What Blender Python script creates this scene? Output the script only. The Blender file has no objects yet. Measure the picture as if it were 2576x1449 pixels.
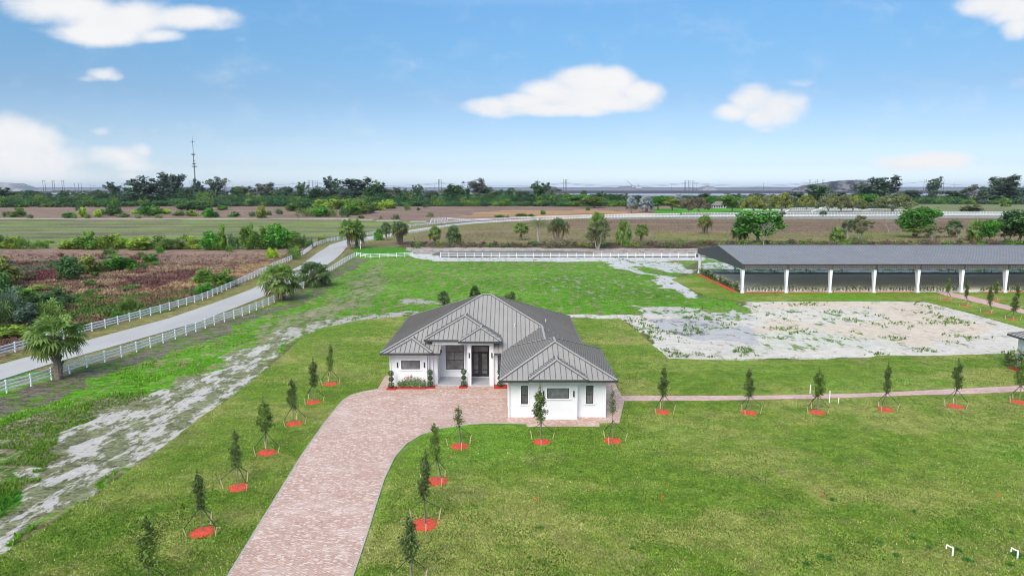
import bpy, bmesh, math, random
import numpy as np
from mathutils import Vector, Matrix
random.seed(7); RNG=np.random.default_rng(11)
HZD=.00003
sc=bpy.context.scene; COL=sc.collection
# ---------------------------------------------------------------- camera model (24 mm lens, 20 m above the ground)
F=1716.;CX=1288.;CY=724.5;HZ=470.;H=20.
PT=math.atan((CY-HZ)/F); cP,sP=math.cos(PT),math.sin(PT)
def ray(x,y):
    u=(x-CX)/F; v=(CY-y)/F
    return (u, cP+v*sP, -sP+v*cP)
def G(x,y,z=0.):            # point on the level z seen at that place of the photograph
    r=ray(x,y); t=(z-H)/r[2]; return Vector((r[0]*t,r[1]*t,z))
def atY(x,y,Y):
    r=ray(x,y); t=Y/r[1]; return Vector((r[0]*t,Y,H+r[2]*t))
def lin(c): c=c/255.; return c/12.92 if c<=.04045 else ((c+.055)/1.055)**2.4
def C(r,g,b,k=1.35): return (lin(r)/k,lin(g)/k,lin(b)/k,1.)
# ---------------------------------------------------------------- object helpers
def tag(o,label=None,cat=None,group=None,kind=None):
    if label: o['label']=label
    if cat: o['category']=cat
    if group: o['group']=group
    if kind: o['kind']=kind
    return o
def empty(name,loc=(0,0,0),rz=0.):
    o=bpy.data.objects.new(name,None); COL.objects.link(o); o.location=loc; o.rotation_euler=(0,0,rz); return o
def link(name,me,parent=None):
    o=bpy.data.objects.new(name,me); COL.objects.link(o)
    if parent is not None: o.parent=parent
    return o
def copy_tree(o,parent=None):
    c=o.copy(); COL.objects.link(c); c.parent=parent
    for ch in KIDS.get(o.name,[]):
        k=copy_tree(ch,c)
    return c
KIDS={}
def reg(root,*ch): KIDS.setdefault(root.name,[]).extend(ch)
class MB:
    def __init__(s): s.v=[];s.f=[];s.m=[]
    def face(s,pts,m=0):
        i=len(s.v); s.v+= [tuple(p) for p in pts]; s.f.append(tuple(range(i,i+len(pts)))); s.m.append(m)
    def box(s,x0,x1,y0,y1,z0,z1,m=0):
        i=len(s.v)
        s.v+=[(x0,y0,z0),(x1,y0,z0),(x1,y1,z0),(x0,y1,z0),(x0,y0,z1),(x1,y0,z1),(x1,y1,z1),(x0,y1,z1)]
        for q in ((0,3,2,1),(4,5,6,7),(0,1,5,4),(1,2,6,5),(2,3,7,6),(3,0,4,7)):
            s.f.append(tuple(i+k for k in q)); s.m.append(m)
        return s
    def bar(s,a,b,w,h,m=0):      # rectangular bar from a to b, w across, h up
        a=Vector(a);b=Vector(b);d=(b-a).normalized(); sd=d.cross(Vector((0,0,1)))
        if sd.length<1e-4: sd=Vector((1,0,0))
        sd=sd.normalized()*w/2; up=sd.cross(d).normalized()*h/2
        i=len(s.v)
        for p in (a,b):
            for q in (-sd-up,sd-up,sd+up,-sd+up): s.v.append(tuple(p+q))
        for q in ((0,1,2,3),(7,6,5,4),(0,4,5,1),(1,5,6,2),(2,6,7,3),(3,7,4,0)):
            s.f.append(tuple(i+k for k in q)); s.m.append(m)
        return s
    def tube(s,a,b,r0,r1,n=6,m=0,cap=True):
        a=Vector(a);b=Vector(b);d=(b-a)
        if d.length<1e-6: return s
        d.normalize(); u=d.orthogonal().normalized(); w=d.cross(u); i=len(s.v)
        for p,r in ((a,r0),(b,r1)):
            for k in range(n):
                t=2*math.pi*k/n; s.v.append(tuple(p+(u*math.cos(t)+w*math.sin(t))*r))
        for k in range(n):
            s.f.append((i+k,i+(k+1)%n,i+n+(k+1)%n,i+n+k)); s.m.append(m)
        if cap:
            s.f.append(tuple(i+n+k for k in range(n))); s.m.append(m)
            s.f.append(tuple(i+n-1-k for k in range(n))); s.m.append(m)
        return s
    def path(s,pts,rs,n=6,m=0):
        for k in range(len(pts)-1): s.tube(pts[k],pts[k+1],rs[k],rs[k+1],n,m)
        return s
    def prism(s,poly,z0,z1,m=0):
        n=len(poly); i=len(s.v)
        s.v+=[(p[0],p[1],z0) for p in poly]+[(p[0],p[1],z1) for p in poly]
        s.f.append(tuple(i+n-1-k for k in range(n))); s.f.append(tuple(i+n+k for k in range(n))); s.m+=[m,m]
        for k in range(n): s.f.append((i+k,i+(k+1)%n,i+n+(k+1)%n,i+n+k)); s.m.append(m)
        return s
    def mesh(s,name,mats,smooth=False):
        me=bpy.data.meshes.new(name); me.from_pydata(s.v,[],s.f)
        for m in (mats if isinstance(mats,(list,tuple)) else [mats]): me.materials.append(m)
        me.polygons.foreach_set('material_index',s.m)
        if smooth: me.polygons.foreach_set('use_smooth',[True]*len(s.f))
        me.update(); return me
    def build(s,name,mats,parent=None,smooth=False):
        return link(name,s.mesh(name,mats,smooth),parent)
def fast_mesh(name,V,Q,mats,attrs=None,smooth=False):
    """V (n,3), Q (m,4) quads"""
    me=bpy.data.meshes.new(name); n=len(V); m=len(Q)
    me.vertices.add(n); me.vertices.foreach_set('co',np.asarray(V,dtype=np.float32).ravel())
    me.loops.add(m*4); me.loops.foreach_set('vertex_index',np.asarray(Q,dtype=np.int32).ravel())
    me.polygons.add(m); me.polygons.foreach_set('loop_start',np.arange(0,m*4,4,dtype=np.int32))
    me.polygons.foreach_set('loop_total',np.full(m,4,dtype=np.int32))
    if smooth: me.polygons.foreach_set('use_smooth',np.ones(m,dtype=bool))
    me.update(calc_edges=True)
    for k,(typ,arr) in (attrs or {}).items():
        a=me.attributes.new(k,typ,'POINT')
        a.data.foreach_set('color' if typ=='FLOAT_COLOR' else 'value',np.asarray(arr,dtype=np.float32).ravel())
    for mt in (mats if isinstance(mats,(list,tuple)) else [mats]): me.materials.append(mt)
    return me
# ---------------------------------------------------------------- material helpers
class NT:
    def __init__(s,tree): s.t=tree; s.n=tree.nodes; s.l=tree.links
    def node(s,typ,**kw):
        nd=s.n.new(typ)
        for k,v in kw.items(): setattr(nd,k,v)
        return nd
    def set(s,sock,v):
        if isinstance(v,bpy.types.NodeSocket): s.l.new(v,sock)
        elif v is not None: sock.default_value=v
    def math(s,op,a,b=None,c=None,clamp=False):
        nd=s.node('ShaderNodeMath',operation=op,use_clamp=clamp)
        for i,v in enumerate((a,b,c)):
            if v is not None: s.set(nd.inputs[i],v)
        return nd.outputs[0]
    def mix(s,f,a,b,mode='MIX'):
        nd=s.node('ShaderNodeMix',data_type='RGBA',blend_type=mode)
        s.set(nd.inputs[0],f); s.set(nd.inputs[6],a); s.set(nd.inputs[7],b); return nd.outputs[2]
    def noise(s,vec,scale,detail=4,rough=.6,dist=0.):
        nd=s.node('ShaderNodeTexNoise'); s.set(nd.inputs['Vector'],vec); nd.inputs['Scale'].default_value=scale
        nd.inputs['Detail'].default_value=detail; nd.inputs['Roughness'].default_value=rough; nd.inputs['Distortion'].default_value=dist
        return nd.outputs['Fac']
    def ramp(s,f,lo,hi,a=0.,b=1.):
        nd=s.node('ShaderNodeMapRange',clamp=True,interpolation_type='SMOOTHSTEP')
        s.set(nd.inputs[0],f); nd.inputs[1].default_value=lo; nd.inputs[2].default_value=hi; nd.inputs[3].default_value=a; nd.inputs[4].default_value=b
        return nd.outputs[0]
    def attr(s,name,kind='Fac'): return s.node('ShaderNodeAttribute',attribute_name=name).outputs[kind]
    def mapping(s,vec,scale=(1,1,1),rot=(0,0,0)):
        nd=s.node('ShaderNodeMapping'); s.set(nd.inputs[0],vec); nd.inputs['Scale'].default_value=scale; nd.inputs['Rotation'].default_value=rot; return nd.outputs[0]
    def bump(s,h,strength,dist): 
        nd=s.node('ShaderNodeBump'); s.set(nd.inputs['Height'],h); nd.inputs['Strength'].default_value=strength; nd.inputs['Distance'].default_value=dist; return nd.outputs[0]
def newmat(name):
    m=bpy.data.materials.new(name); m.use_nodes=True; t=NT(m.node_tree)
    for n in list(t.n): t.n.remove(n)
    out=t.node('ShaderNodeOutputMaterial'); p=t.node('ShaderNodeBsdfPrincipled'); t.l.new(p.outputs[0],out.inputs[0])
    p.inputs['Roughness'].default_value=.8
    return m,t,p,out
def pos(t): return t.node('ShaderNodeNewGeometry').outputs['Position']
def objco(t): return t.node('ShaderNodeTexCoord').outputs['Object']
def simple(name,col,rough=.7,metal=0.,var=.12,scale=1.5,bump=0.,spec=.5,fine=12.):
    m,t,p,out=newmat(name); P=pos(t)
    n=t.noise(P,scale,5); n2=t.noise(P,fine,3)
    f=t.math('ADD',t.math('MULTIPLY',n,.65),t.math('MULTIPLY',n2,.35))
    k=t.ramp(f,.3,.7,1-var,1+var)
    cc=t.node('ShaderNodeVectorMath',operation='SCALE'); cc.inputs[0].default_value=col[:3]; t.set(cc.inputs['Scale'],k)
    t.l.new(cc.outputs[0],p.inputs['Base Color']); p.inputs['Roughness'].default_value=rough; p.inputs['Metallic'].default_value=metal
    p.inputs['Specular IOR Level'].default_value=spec
    if bump: t.l.new(t.bump(n2,bump,.02),p.inputs['Normal'])
    return m
# foliage: object colour x clump tint x a random value for every leaf
def leafmat(name,trans=.28):
    m,t,p,out=newmat(name)
    oc=t.node('ShaderNodeObjectInfo'); rnd=t.node('ShaderNodeNewGeometry').outputs['Random Per Island']
    c=t.mix(1.,oc.outputs['Color'],t.attr('tint','Color'),'MULTIPLY')
    k=t.math('MULTIPLY_ADD',rnd,.9,.55)
    sc_=t.node('ShaderNodeVectorMath',operation='SCALE'); t.set(sc_.inputs[0],c); t.set(sc_.inputs['Scale'],k)
    yel=t.mix(t.ramp(rnd,.72,1.,0,.35),sc_.outputs[0],(.15,.16,.045,1))
    t.l.new(yel,p.inputs['Base Color']); p.inputs['Roughness'].default_value=.6; p.inputs['Specular IOR Level'].default_value=.25
    tr=t.node('ShaderNodeBsdfTranslucent'); t.l.new(yel,tr.inputs[0]); mx=t.node('ShaderNodeMixShader'); mx.inputs[0].default_value=trans
    t.l.new(p.outputs[0],mx.inputs[1]); t.l.new(tr.outputs[0],mx.inputs[2]); t.l.new(mx.outputs[0],out.inputs[0])
    return m
LEAF=leafmat('leaf')
BARK=simple('bark',(.16,.13,.10),.9,var=.4,scale=3,bump=.6)
PALEBARK=simple('pale_bark',(.30,.27,.24),.9,var=.3,scale=3,bump=.4)
# tufts and weeds carry their colour per plant
def tuftmat(name):
    m,t,p,out=newmat(name)
    rnd=t.node('ShaderNodeNewGeometry').outputs['Random Per Island']
    sc_=t.node('ShaderNodeVectorMath',operation='SCALE'); t.set(sc_.inputs[0],t.attr('tint','Color')); t.set(sc_.inputs['Scale'],t.math('MULTIPLY_ADD',rnd,.6,.7))
    t.l.new(sc_.outputs[0],p.inputs['Base Color']); p.inputs['Roughness'].default_value=.8; p.inputs['Specular IOR Level'].default_value=.15
    tr=t.node('ShaderNodeBsdfTranslucent'); t.l.new(sc_.outputs[0],tr.inputs[0]); mx=t.node('ShaderNodeMixShader'); mx.inputs[0].default_value=.3
    t.l.new(p.outputs[0],mx.inputs[1]); t.l.new(tr.outputs[0],mx.inputs[2]); t.l.new(mx.outputs[0],out.inputs[0])
    return m
TUFT=tuftmat('tuft')
# ---------------------------------------------------------------- numpy noise for the ground plan
def vnoise(X,Y,s,seed):
    r=np.random.default_rng(seed); T=r.random((256,256)); x=X/s; y=Y/s
    xi=np.floor(x).astype(int); yi=np.floor(y).astype(int); fx=x-xi; fy=y-yi; fx=fx*fx*(3-2*fx); fy=fy*fy*(3-2*fy)
    g=lambda a,b:T[a%256,b%256]
    return (g(xi,yi)*(1-fx)+g(xi+1,yi)*fx)*(1-fy)+(g(xi,yi+1)*(1-fx)+g(xi+1,yi+1)*fx)*fy
def pip(px,py,poly):
    ins=np.zeros(px.shape,bool); n=len(poly)
    for i in range(n):
        x1,y1=poly[i]; x2,y2=poly[(i+1)%n]
        if y1==y2: continue
        c=((y1>py)!=(y2>py)); xx=(x2-x1)*(py-y1)/(y2-y1)+x1; ins^=(c&(px<xx))
    return ins
def topx(X,Y):
    d=Y*cP+H*sP; d=np.maximum(d,1.); v=Y*sP-H*cP
    return CX+F*X/d, CY-F*v/d
# zones of the ground: outline as seen in the photo, colour A, colour B, share of B, patch size (0 fine .. 1 broad), raggedness
W=2**.5
Z=[
 ([(-9e4,469),(9e4,469),(9e4,474.6),(-9e4,474.6)],C(96,106,118),C(120,126,136),.4,1,.1),
 ([(-9e4,474.6),(9e4,474.6),(9e4,480),(-9e4,480)],C(150,149,158),C(112,112,124),.4,1,.3),
 ([(-9e4,480),(9e4,480),(9e4,485.7),(-9e4,485.7)],C(98,92,96),C(70,67,76),.5,1,.3),
 ([(-9e4,485.7),(1330,485.7),(1330,489),(-9e4,489)],C(200,202,208),C(150,152,160),.3,1,.15),
 ([(1330,485.7),(9e4,485.7),(9e4,487.5),(1330,487.5)],C(92,92,100),C(80,80,88),.3,1,.15),
 ([(1330,487.5),(9e4,487.5),(9e4,492.5),(1330,492.5)],C(172,180,194),C(150,158,174),.3,1,.15),
 ([(-9e4,489),(1330,489),(1330,492),(-9e4,492)],C(84,84,90),C(96,95,96),.3,1,.15),
 ([(-9e4,492),(9e4,492),(9e4,502),(-9e4,502)],C(132,124,112),C(104,102,90),.4,1,.3),
 ([(1560,492.5),(2260,492.5),(2260,502),(1560,506)],C(168,158,150),C(150,142,132),.4,1,.3),
 ([(-9e4,502),(9e4,502),(9e4,524),(-9e4,524)],C(58,74,44),C(84,82,60),.4,1,.3),
 ([(-9e4,519),(1700,519),(1740,530),(1480,549),(1290,556),(1080,560),(860,552),(-9e4,552)],C(140,116,104),C(160,136,112),.45,.4,.5),
 ([(1280,529),(1500,527),(1670,538),(1500,548),(1290,548),(1130,547),(1230,536)],C(186,150,108),C(152,116,92),.35,.8,.5),
 ([(-9e4,549.5),(860,549.5),(1080,557.5),(1080,560),(860,552.2),(-9e4,552.2)],C(196,186,170),C(170,160,145),.3,.5,.05),
 ([(-9e4,552.2),(870,553),(1080,560),(1000,580),(860,597),(800,610),(700,628),(-9e4,632)],C(132,146,84),C(124,114,98),.38,1.,.4),
 ([(2240,514),(9e4,513),(9e4,538),(2240,538)],C(128,138,92),C(146,138,108),.35,.8,.3),
 ([(1640,524),(2010,524),(2010,536),(1640,538)],C(92,158,48),C(120,150,70),.3,.6,.3),
 ([(1960,524),(2150,526),(2290,533),(9e4,535),(9e4,548),(1480,552),(1480,548),(1700,541),(1960,535)],C(168,166,158),C(128,132,104),.45,.4,.2),
 ([(860,640),(900,612),(1040,577),(1290,559),(1480,550.5),(9e4,546),(9e4,618),(1030,622)],C(150,130,102),C(126,126,76),.48,.4,.5),
 ([(1290,559),(1480,550.5),(9e4,546),(9e4,560),(2250,584),(1700,580),(1400,572)],C(128,106,88),C(148,126,100),.45,.5,.5),
 ([(1690,590),(2330,586),(2330,602),(1690,606)],C(132,136,74),C(140,124,92),.35,.5,.6),
 ([(1000,611),(9e4,608),(9e4,630),(1000,628)],C(104,80,74),C(98,100,60),.45,.25,.6),
 ([(1020,622),(1480,624),(9e4,625),(9e4,646),(1030,646)],C(186,174,162),C(150,136,122),.4,.3,.4),
 ([(890,622),(1010,622),(1050,640),(1050,645),(890,645)],C(86,150,40),C(110,130,60),.3,.3,.5),
 # left of the road
 ([(-9e4,630),(700,627),(800,612),(830,600),(760,645),(690,675),(516,757),(219,840),(-40,912),(-9e4,1500)],C(128,98,84),C(164,142,108),.48,.25,.7),
 ([(-9e4,630),(700,627),(780,620),(700,650),(480,660),(-9e4,655)],C(158,132,112),C(128,100,90),.4,.25,.7),
 ([(340,722),(480,690),(640,662),(735,655),(640,700),(480,745),(300,790)],C(172,144,104),C(130,98,84),.35,.25,.8),
 ([(-9e4,652),(150,656),(300,660),(270,675),(60,692),(-9e4,700)],C(88,94,70),C(124,100,88),.45,.25,.8),
 ([(50,690),(180,665),(190,680),(120,700),(60,708)],C(118,66,62),C(96,60,58),.4,.2,.8),
 ([(290,700),(500,672),(520,690),(330,735)],C(112,76,70),C(140,110,92),.4,.2,.8),
 ([(-9e4,745),(120,735),(300,742),(520,716),(610,700),(520,757),(219,838),(-9e4,1500)],C(88,112,50),C(134,108,84),.42,.2,.8),
 # verge and wild paddock
 ([(-9e4,1500),(-40,912),(219,837),(516,756),(690,672),(765,642),(800,618),(860,602),(1040,570),(1480,547),(1480,552),(1290,562),(1040,590),(880,625),(870,640),(880,655),(780,722),(700,757),(460,848),(206,927),(-9e4,1560)],C(140,134,84),C(124,124,66),.4,.3,.3),
 ([(-9e4,1500),(206,927),(460,847),(700,757),(780,722),(895,645),(1765,645),(1700,700),(1775,748),(1868,760),(1910,794),(1700,790),(1560,805),(1010,800),(765,850),(250,1250),(0,1400),(-9e4,2400)],C(98,154,38),C(146,144,96),.41,.25,.5),
 ([(-9e4,1500),(0,990),(206,927),(460,847),(700,757),(780,722),(895,645),(930,652),(800,728),(700,785),(470,875),(220,960),(0,1040),(-9e4,1700)],C(122,114,98),C(100,128,56),.45,.2,.9),
 ([(700,800),(830,760),(900,690),(980,655),(960,690),(930,760),(840,800),(760,822),(600,885)],C(150,146,112),C(96,140,44),.45,.25,.9),
 ([(0,1060),(240,1005),(330,985),(240,1100),(100,1220),(0,1290),(-400,1500),(-400,1200)],C(96,134,44),C(158,144,124),.52,.12,.8),
 ([(-300,1620),(0,1290),(60,1270),(150,1170),(230,1060),(330,990),(470,940),(560,900),(640,868),(720,832),(780,822),(765,850),(690,912),(590,995),(430,1112),(250,1242),(0,1400),(-300,1600)],C(206,200,190),C(132,136,98),.56,.06,1.1),
 ([(-300,1500),(0,1250),(110,1215),(60,1290),(0,1330),(-300,1560)],C(74,130,40),C(120,140,70),.3,.15,.8),
 ([(680,838),(830,803),(1010,782),(1100,790),(1010,800),(800,830),(765,850)],C(192,186,174),C(110,130,66),.42,.2,.9),
 ([(1000,752),(1100,752),(1100,762),(990,764)],C(176,172,156),C(110,134,60),.4,.2,.9),
 ([(1030,638),(1120,640),(1765,643),(1765,655),(1640,657),(1100,656),(1040,647)],C(214,212,208),C(126,140,86),.22,.15,.6),
 ([(1108,640.5),(1765,641),(1765,646.8),(1108,646.5)],C(112,106,90),C(90,88,74),.4,.1,.3),
 ([(1540,648),(1640,655),(1700,662),(1760,680),(1740,688),(1640,672),(1560,662)],C(206,204,200),C(96,140,44),.34,.2,.9),
 ([(1520,655),(1570,655),(1640,688),(1700,700),(1775,748),(1750,750),(1650,708),(1560,672)],C(212,208,206),C(96,140,44),.24,.2,.8),
 ([(1765,650),(2800,650),(2800,694),(1765,694)],C(204,202,198),C(96,146,44),.5,.3,.6),
 ([(1360,690),(1640,690),(1700,740),(1560,760),(1300,730)],C(100,146,40),C(166,160,136),.3,.15,.9),
 ([(1440,800),(1560,803),(1640,860),(1680,903),(2700,900),(2700,830),(2430,782),(2322,755),(1880,756),(1900,790),(1760,785),(1690,772),(1600,775),(1620,790),(1440,793)],C(222,214,200),C(172,168,142),.24,.1,.5),
 ([(1900,760),(2320,760),(2500,830),(2350,862),(1900,880),(1850,830),(1960,800)],C(224,208,186),C(184,172,146),.22,.1,.9),
 ([(1640,800),(1800,795),(1900,840),(1990,872),(1900,870),(1760,850),(1650,830)],C(196,194,190),C(136,134,128),.3,.3,.8),
 ([(1600,772),(1700,772),(1800,790),(1860,784),(1905,800),(1760,800),(1640,790)],C(206,200,192),C(90,140,44),.35,.15,.9),
 ([(1930,775),(2200,775),(2240,800),(2100,820),(1960,800)],C(222,212,198),C(90,136,50),.3,.12,.9),
 ([(1860,838),(2050,832),(2180,850),(2300,866),(2180,884),(1900,885)],C(216,212,196),C(126,146,80),.33,.1,.9),
]
def classify(X,Y):
    n=X.size; A=np.tile(np.array(C(110,116,70)),(n,1)); B=np.tile(np.array(C(128,116,84)),(n,1)); bi=np.full(n,.4); ps=np.full(n,.5)
    px,py=topx(X,Y); dist=np.maximum(np.hypot(X,Y),20)
    w1=np.zeros(n);w2=np.zeros(n)
    for s,a,sd in ((9,1.,1),(3.5,.6,2),(1.4,.4,3),(.6,.25,4)):
        w1+=a*(vnoise(X,Y,s,sd)-.5); w2+=a*(vnoise(X,Y,s,sd+20)-.5)
    w1=np.where(dist>260,(vnoise(X,Y,60,5)-.5)*1.8,w1); w2=np.where(dist>260,(vnoise(X,Y,60,25)-.5)*1.8,w2)
    # ragged edges: the plan is looked up a few metres aside
    for poly,a,b,bb,pp,rag in Z:
        k=rag*4.5; kk=np.where(dist>260,k*6,k)
        if rag<=.15: kk=kk*.3
        qx,qy=topx(X+w1*kk,Y+w2*kk)
        m=pip(qx,qy,poly)&(Y>5)
        A[m]=a;B[m]=b;bi[m]=bb;ps[m]=pp
    return A,B,bi,ps
def build_ground():
    rows=np.concatenate([np.array([-400,-150,-60,-20,0,8,16,22]),26*np.exp(np.linspace(0,1,560)**1.0*math.log(260/26.)),260*np.exp(np.linspace(0,1,150)[1:]*math.log(18500/260.))])
    nc=820; t=np.linspace(-1,1,nc); t=t*(.5+.5*t**6)
    Xs=[];Ys=[]
    for y in rows:
        half=abs(y)*1.75+75
        Xs.append(t*half*(1.0 if y<260 else 1.)); Ys.append(np.full(nc,y))
    X=np.concatenate(Xs);Y=np.concatenate(Ys); A,B,bi,ps=classify(X,Y)
    near=np.clip((500-np.abs(Y))/400,0,1)
    Zz=((vnoise(X,Y,14,41)-.5)*.14+(vnoise(X,Y,2.2,42)-.5)*.05)*near-.09
    V=np.stack([X,Y,Zz],1); nr=len(rows)
    i=np.arange(nr-1)[:,None]*nc+np.arange(nc-1)[None,:]; Q=np.stack([i,i+1,i+nc+1,i+nc],-1).reshape(-1,4)
    m,tt,p,out=newmat('ground'); P=pos(tt)
    st=tt.mapping(P,(1.25,.5,1),(0,0,-.1))
    n1=tt.noise(st,.5,7,.76); n2=tt.noise(tt.mapping(P,(.22,1.9,1),(0,0,.12)),.035,7,.72)
    pf=tt.mix(tt.attr('patch'),n1,n2)
    bias=tt.attr('share')
    edge=tt.math('SUBTRACT',tt.math('ADD',pf,tt.math('MULTIPLY',tt.math('SUBTRACT',bias,.5),.27)),.5)
    f=tt.ramp(edge,-.03,.03)
    c=tt.mix(f,tt.attr('colA','Color'),tt.attr('colB','Color'))
    fine=tt.noise(P,5.,4,.75); med=tt.noise(tt.mapping(P,(.6,1.3,1),(0,0,.3)),1.1,4,.7)
    k=tt.math('ADD',tt.ramp(fine,.3,.7,-.42,.42),tt.ramp(med,.35,.65,-.34,.30))
    k=tt.math('ADD',k,tt.ramp(tt.noise(P,.03,6,.75),.35,.65,.82,1.16))
    k=tt.math('MAXIMUM',k,.3)
    lu=tt.node('ShaderNodeRGBToBW'); tt.l.new(c,lu.inputs[0]); am=tt.ramp(lu.outputs[0],.14,.42,1.,.3)
    k=tt.math('MULTIPLY_ADD',tt.math('SUBTRACT',k,1.),am,1.)
    s_=tt.node('ShaderNodeVectorMath',operation='SCALE'); tt.set(s_.inputs[0],c); tt.set(s_.inputs['Scale'],k)
    tt.l.new(s_.outputs[0],p.inputs['Base Color']); p.inputs['Roughness'].default_value=.95; p.inputs['Specular IOR Level'].default_value=.1
    tt.l.new(tt.bump(tt.math('ADD',fine,med),.7,.12),p.inputs['Normal'])
    me=fast_mesh('ground',V,Q,m,{'colA':('FLOAT_COLOR',A),'colB':('FLOAT_COLOR',B),'share':('FLOAT',bi),'patch':('FLOAT',ps)},True)
    tag(link('ground',me),kind='structure')
build_ground()
# ---------------------------------------------------------------- flat sheets: lawn, driveway, road, paths
def sheet(name,poly,z,mat,kind='structure',jit=0.,step=0.,side=.0):
    """poly: world xy list. jit: ragged edge"""
    pts=[]
    n=len(poly)
    for i in range(n):
        a=Vector(poly[i][:2]).to_3d(); b=Vector(poly[(i+1)%n][:2]).to_3d(); L=(b-a).length
        k=max(1,int(L/step)) if (step and (a.length<230)) else 1
        nrm=Vector((-(b-a).y,(b-a).x,0)).normalized() if L>0 else Vector()
        for j in range(k):
            q=a.lerp(b,j/k)+nrm*random.uniform(-jit,jit); pts.append((q.x,q.y))
    bm=bmesh.new(); vs=[bm.verts.new((x,y,z)) for x,y in pts]; es=[bm.edges.new((vs[i],vs[(i+1)%len(vs)])) for i in range(len(vs))]
    bmesh.ops.triangle_fill(bm,edges=es,use_beauty=True)
    for f in bm.faces:
        if f.normal.z<0: f.normal_flip()
    r=bmesh.ops.extrude_face_region(bm,geom=list(bm.faces))
    for g in r['geom']:
        if isinstance(g,bmesh.types.BMVert): g.co.z=z
    # the first faces stay as the underside, lowered into the ground
    me=bpy.data.meshes.new(name)
    for v in vs:
        if v.is_valid: v.co.z=-.3
    bmesh.ops.recalc_face_normals(bm,faces=list(bm.faces))
    bm.to_mesh(me); bm.free(); me.materials.append(mat)
    o=link(name,me); o['kind']=kind; return o
def lawnmat(name,straw=.45,base=(0,0,0)):
    m,t,p,out=newmat(name); P=pos(t)
    st=t.mapping(P,(.8,1.15,1),(0,0,.4))
    a=t.noise(st,.09,5,.62); b=t.noise(st,.55,5,.7); c=t.noise(P,3.2,4,.75); d=t.noise(t.mapping(P,(1,.5,1),(0,0,.9)),9.,3,.8)
    g=t.mix(t.ramp(b,.38,.62),C(122,148,50),C(104,138,42))
    g=t.mix(t.ramp(a,.445,.59),g,C(156,160,82)); g=t.mix(t.ramp(t.noise(P,.16,4,.6),.56,.67,0,.42),g,C(152,138,94))
    g=t.mix(t.ramp(t.noise(st,.045,4,.6),.5,.66),g,C(106,154,40))
    g=t.mix(t.math('MULTIPLY',t.ramp(c,.5,.68),t.ramp(t.math('ADD',a,b),.86,1.25,.15,straw)),g,C(178,168,112))
    g=t.mix(t.math('MULTIPLY',t.ramp(b,.58,.7),t.ramp(d,.45,.6,0,.4)),g,C(160,128,92))
    g=t.mix(t.math('MULTIPLY',t.ramp(t.noise(P,.8,3,.7),.62,.7),.5),g,C(52,112,26))
    k=t.math('ADD',t.ramp(d,.3,.7,.6,1.34),t.ramp(c,.3,.7,-.2,.2)); k=t.math('MULTIPLY',k,t.ramp(t.noise(P,.9,4,.7),.36,.64,.8,1.2))
    s_=t.node('ShaderNodeVectorMath',operation='SCALE'); t.set(s_.inputs[0],g); t.set(s_.inputs['Scale'],k)
    t.l.new(s_.outputs[0],p.inputs['Base Color']); p.inputs['Roughness'].default_value=.9; p.inputs['Specular IOR Level'].default_value=.12
    t.l.new(t.bump(t.math('ADD',d,c),.6,.06),p.inputs['Normal']); return m
LAWN=lawnmat('lawn')
def gp(L,z=0): return [tuple(G(x,y,z))[:2] for x,y in L]
LAWN_A=gp([(-330,1640),(0,1396),(120,1322),(250,1236),(335,1176),(430,1108),(510,1045),(600,985),(685,916),(765,846),(800,828),(905,805),(1005,796),(1230,797),(1447,802),(1560,802),(1600,832),(1683,902),(1850,906),(2050,904),(2180,901),(2210,893),(2330,895),(2440,892),(2576,887)])
LAWN_A=LAWN_A+[(80,75.0),(90,60),(70,5),(40,-30),(-40,-30),(-60,5)]
LAWN_A=[p for p in LAWN_A if p[1]>-31]
sheet('lawn',LAWN_A,.0,LAWN,jit=.10,step=.6)
LAWN_B=gp([(1690,703),(1740,690),(1766,688),(1862,737.5),(2372,735),(2900,733),(2900,760),(2800,850),(2620,838),(2430,784),(2322,757),(1868,758),(1775,745)])
sheet('lawn',LAWN_B,.0,LAWN,jit=.10,step=.8)
def pavermat(name,A,B,Cc):
    m,t,p,out=newmat(name); P=pos(t)
    br=t.node('ShaderNodeTexBrick'); t.set(br.inputs['Vector'],t.mapping(P,(1,1,1),(0,0,.6))); br.inputs['Scale'].default_value=1.
    br.inputs['Brick Width'].default_value=.32; br.inputs['Row Height'].default_value=.16; br.inputs['Mortar Size'].default_value=.012
    br.inputs['Color1'].default_value=A; br.inputs['Color2'].default_value=B; br.inputs['Mortar'].default_value=tuple(x*.55 for x in A[:3])+(1,)
    vo=t.node('ShaderNodeTexVoronoi'); t.set(vo.inputs['Vector'],t.mapping(P,(4.6,9.,1),(0,0,.35))); vo.inputs['Scale'].default_value=1.
    cr=t.node('ShaderNodeSeparateColor'); t.l.new(vo.outputs['Color'],cr.inputs[0])
    c=t.mix(t.ramp(cr.outputs[0],.66,.86,0,.85),br.outputs['Color'],Cc)
    c=t.mix(t.ramp(cr.outputs[1],.82,.9,0,.7),c,tuple(x*.62 for x in A[:3])+(1,))
    c=t.mix(t.ramp(t.noise(t.mapping(P,(.5,1.,1),(0,0,.5)),.5,7,.75),.44,.68,0,.5),c,Cc)
    c=t.mix(t.ramp(t.noise(P,.12,4,.6),.45,.7,0,.45),c,tuple(x*.8 for x in A[:3])+(1,))
    t.l.new(c,p.inputs['Base Color']); p.inputs['Roughness'].default_value=.85
    t.l.new(t.bump(t.math('ADD',br.outputs['Fac'],cr.outputs[2]),.5,.015),p.inputs['Normal']); return m
PAVE=pavermat('pavers',C(218,182,160),C(206,166,146),C(238,216,202))
PAVE2=pavermat('path_pavers',C(226,184,172),C(214,172,162),C(236,206,196))
KERB=simple('kerb_concrete',C(190,182,174),.85,var=.12,scale=3)
ASPH=None
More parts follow.
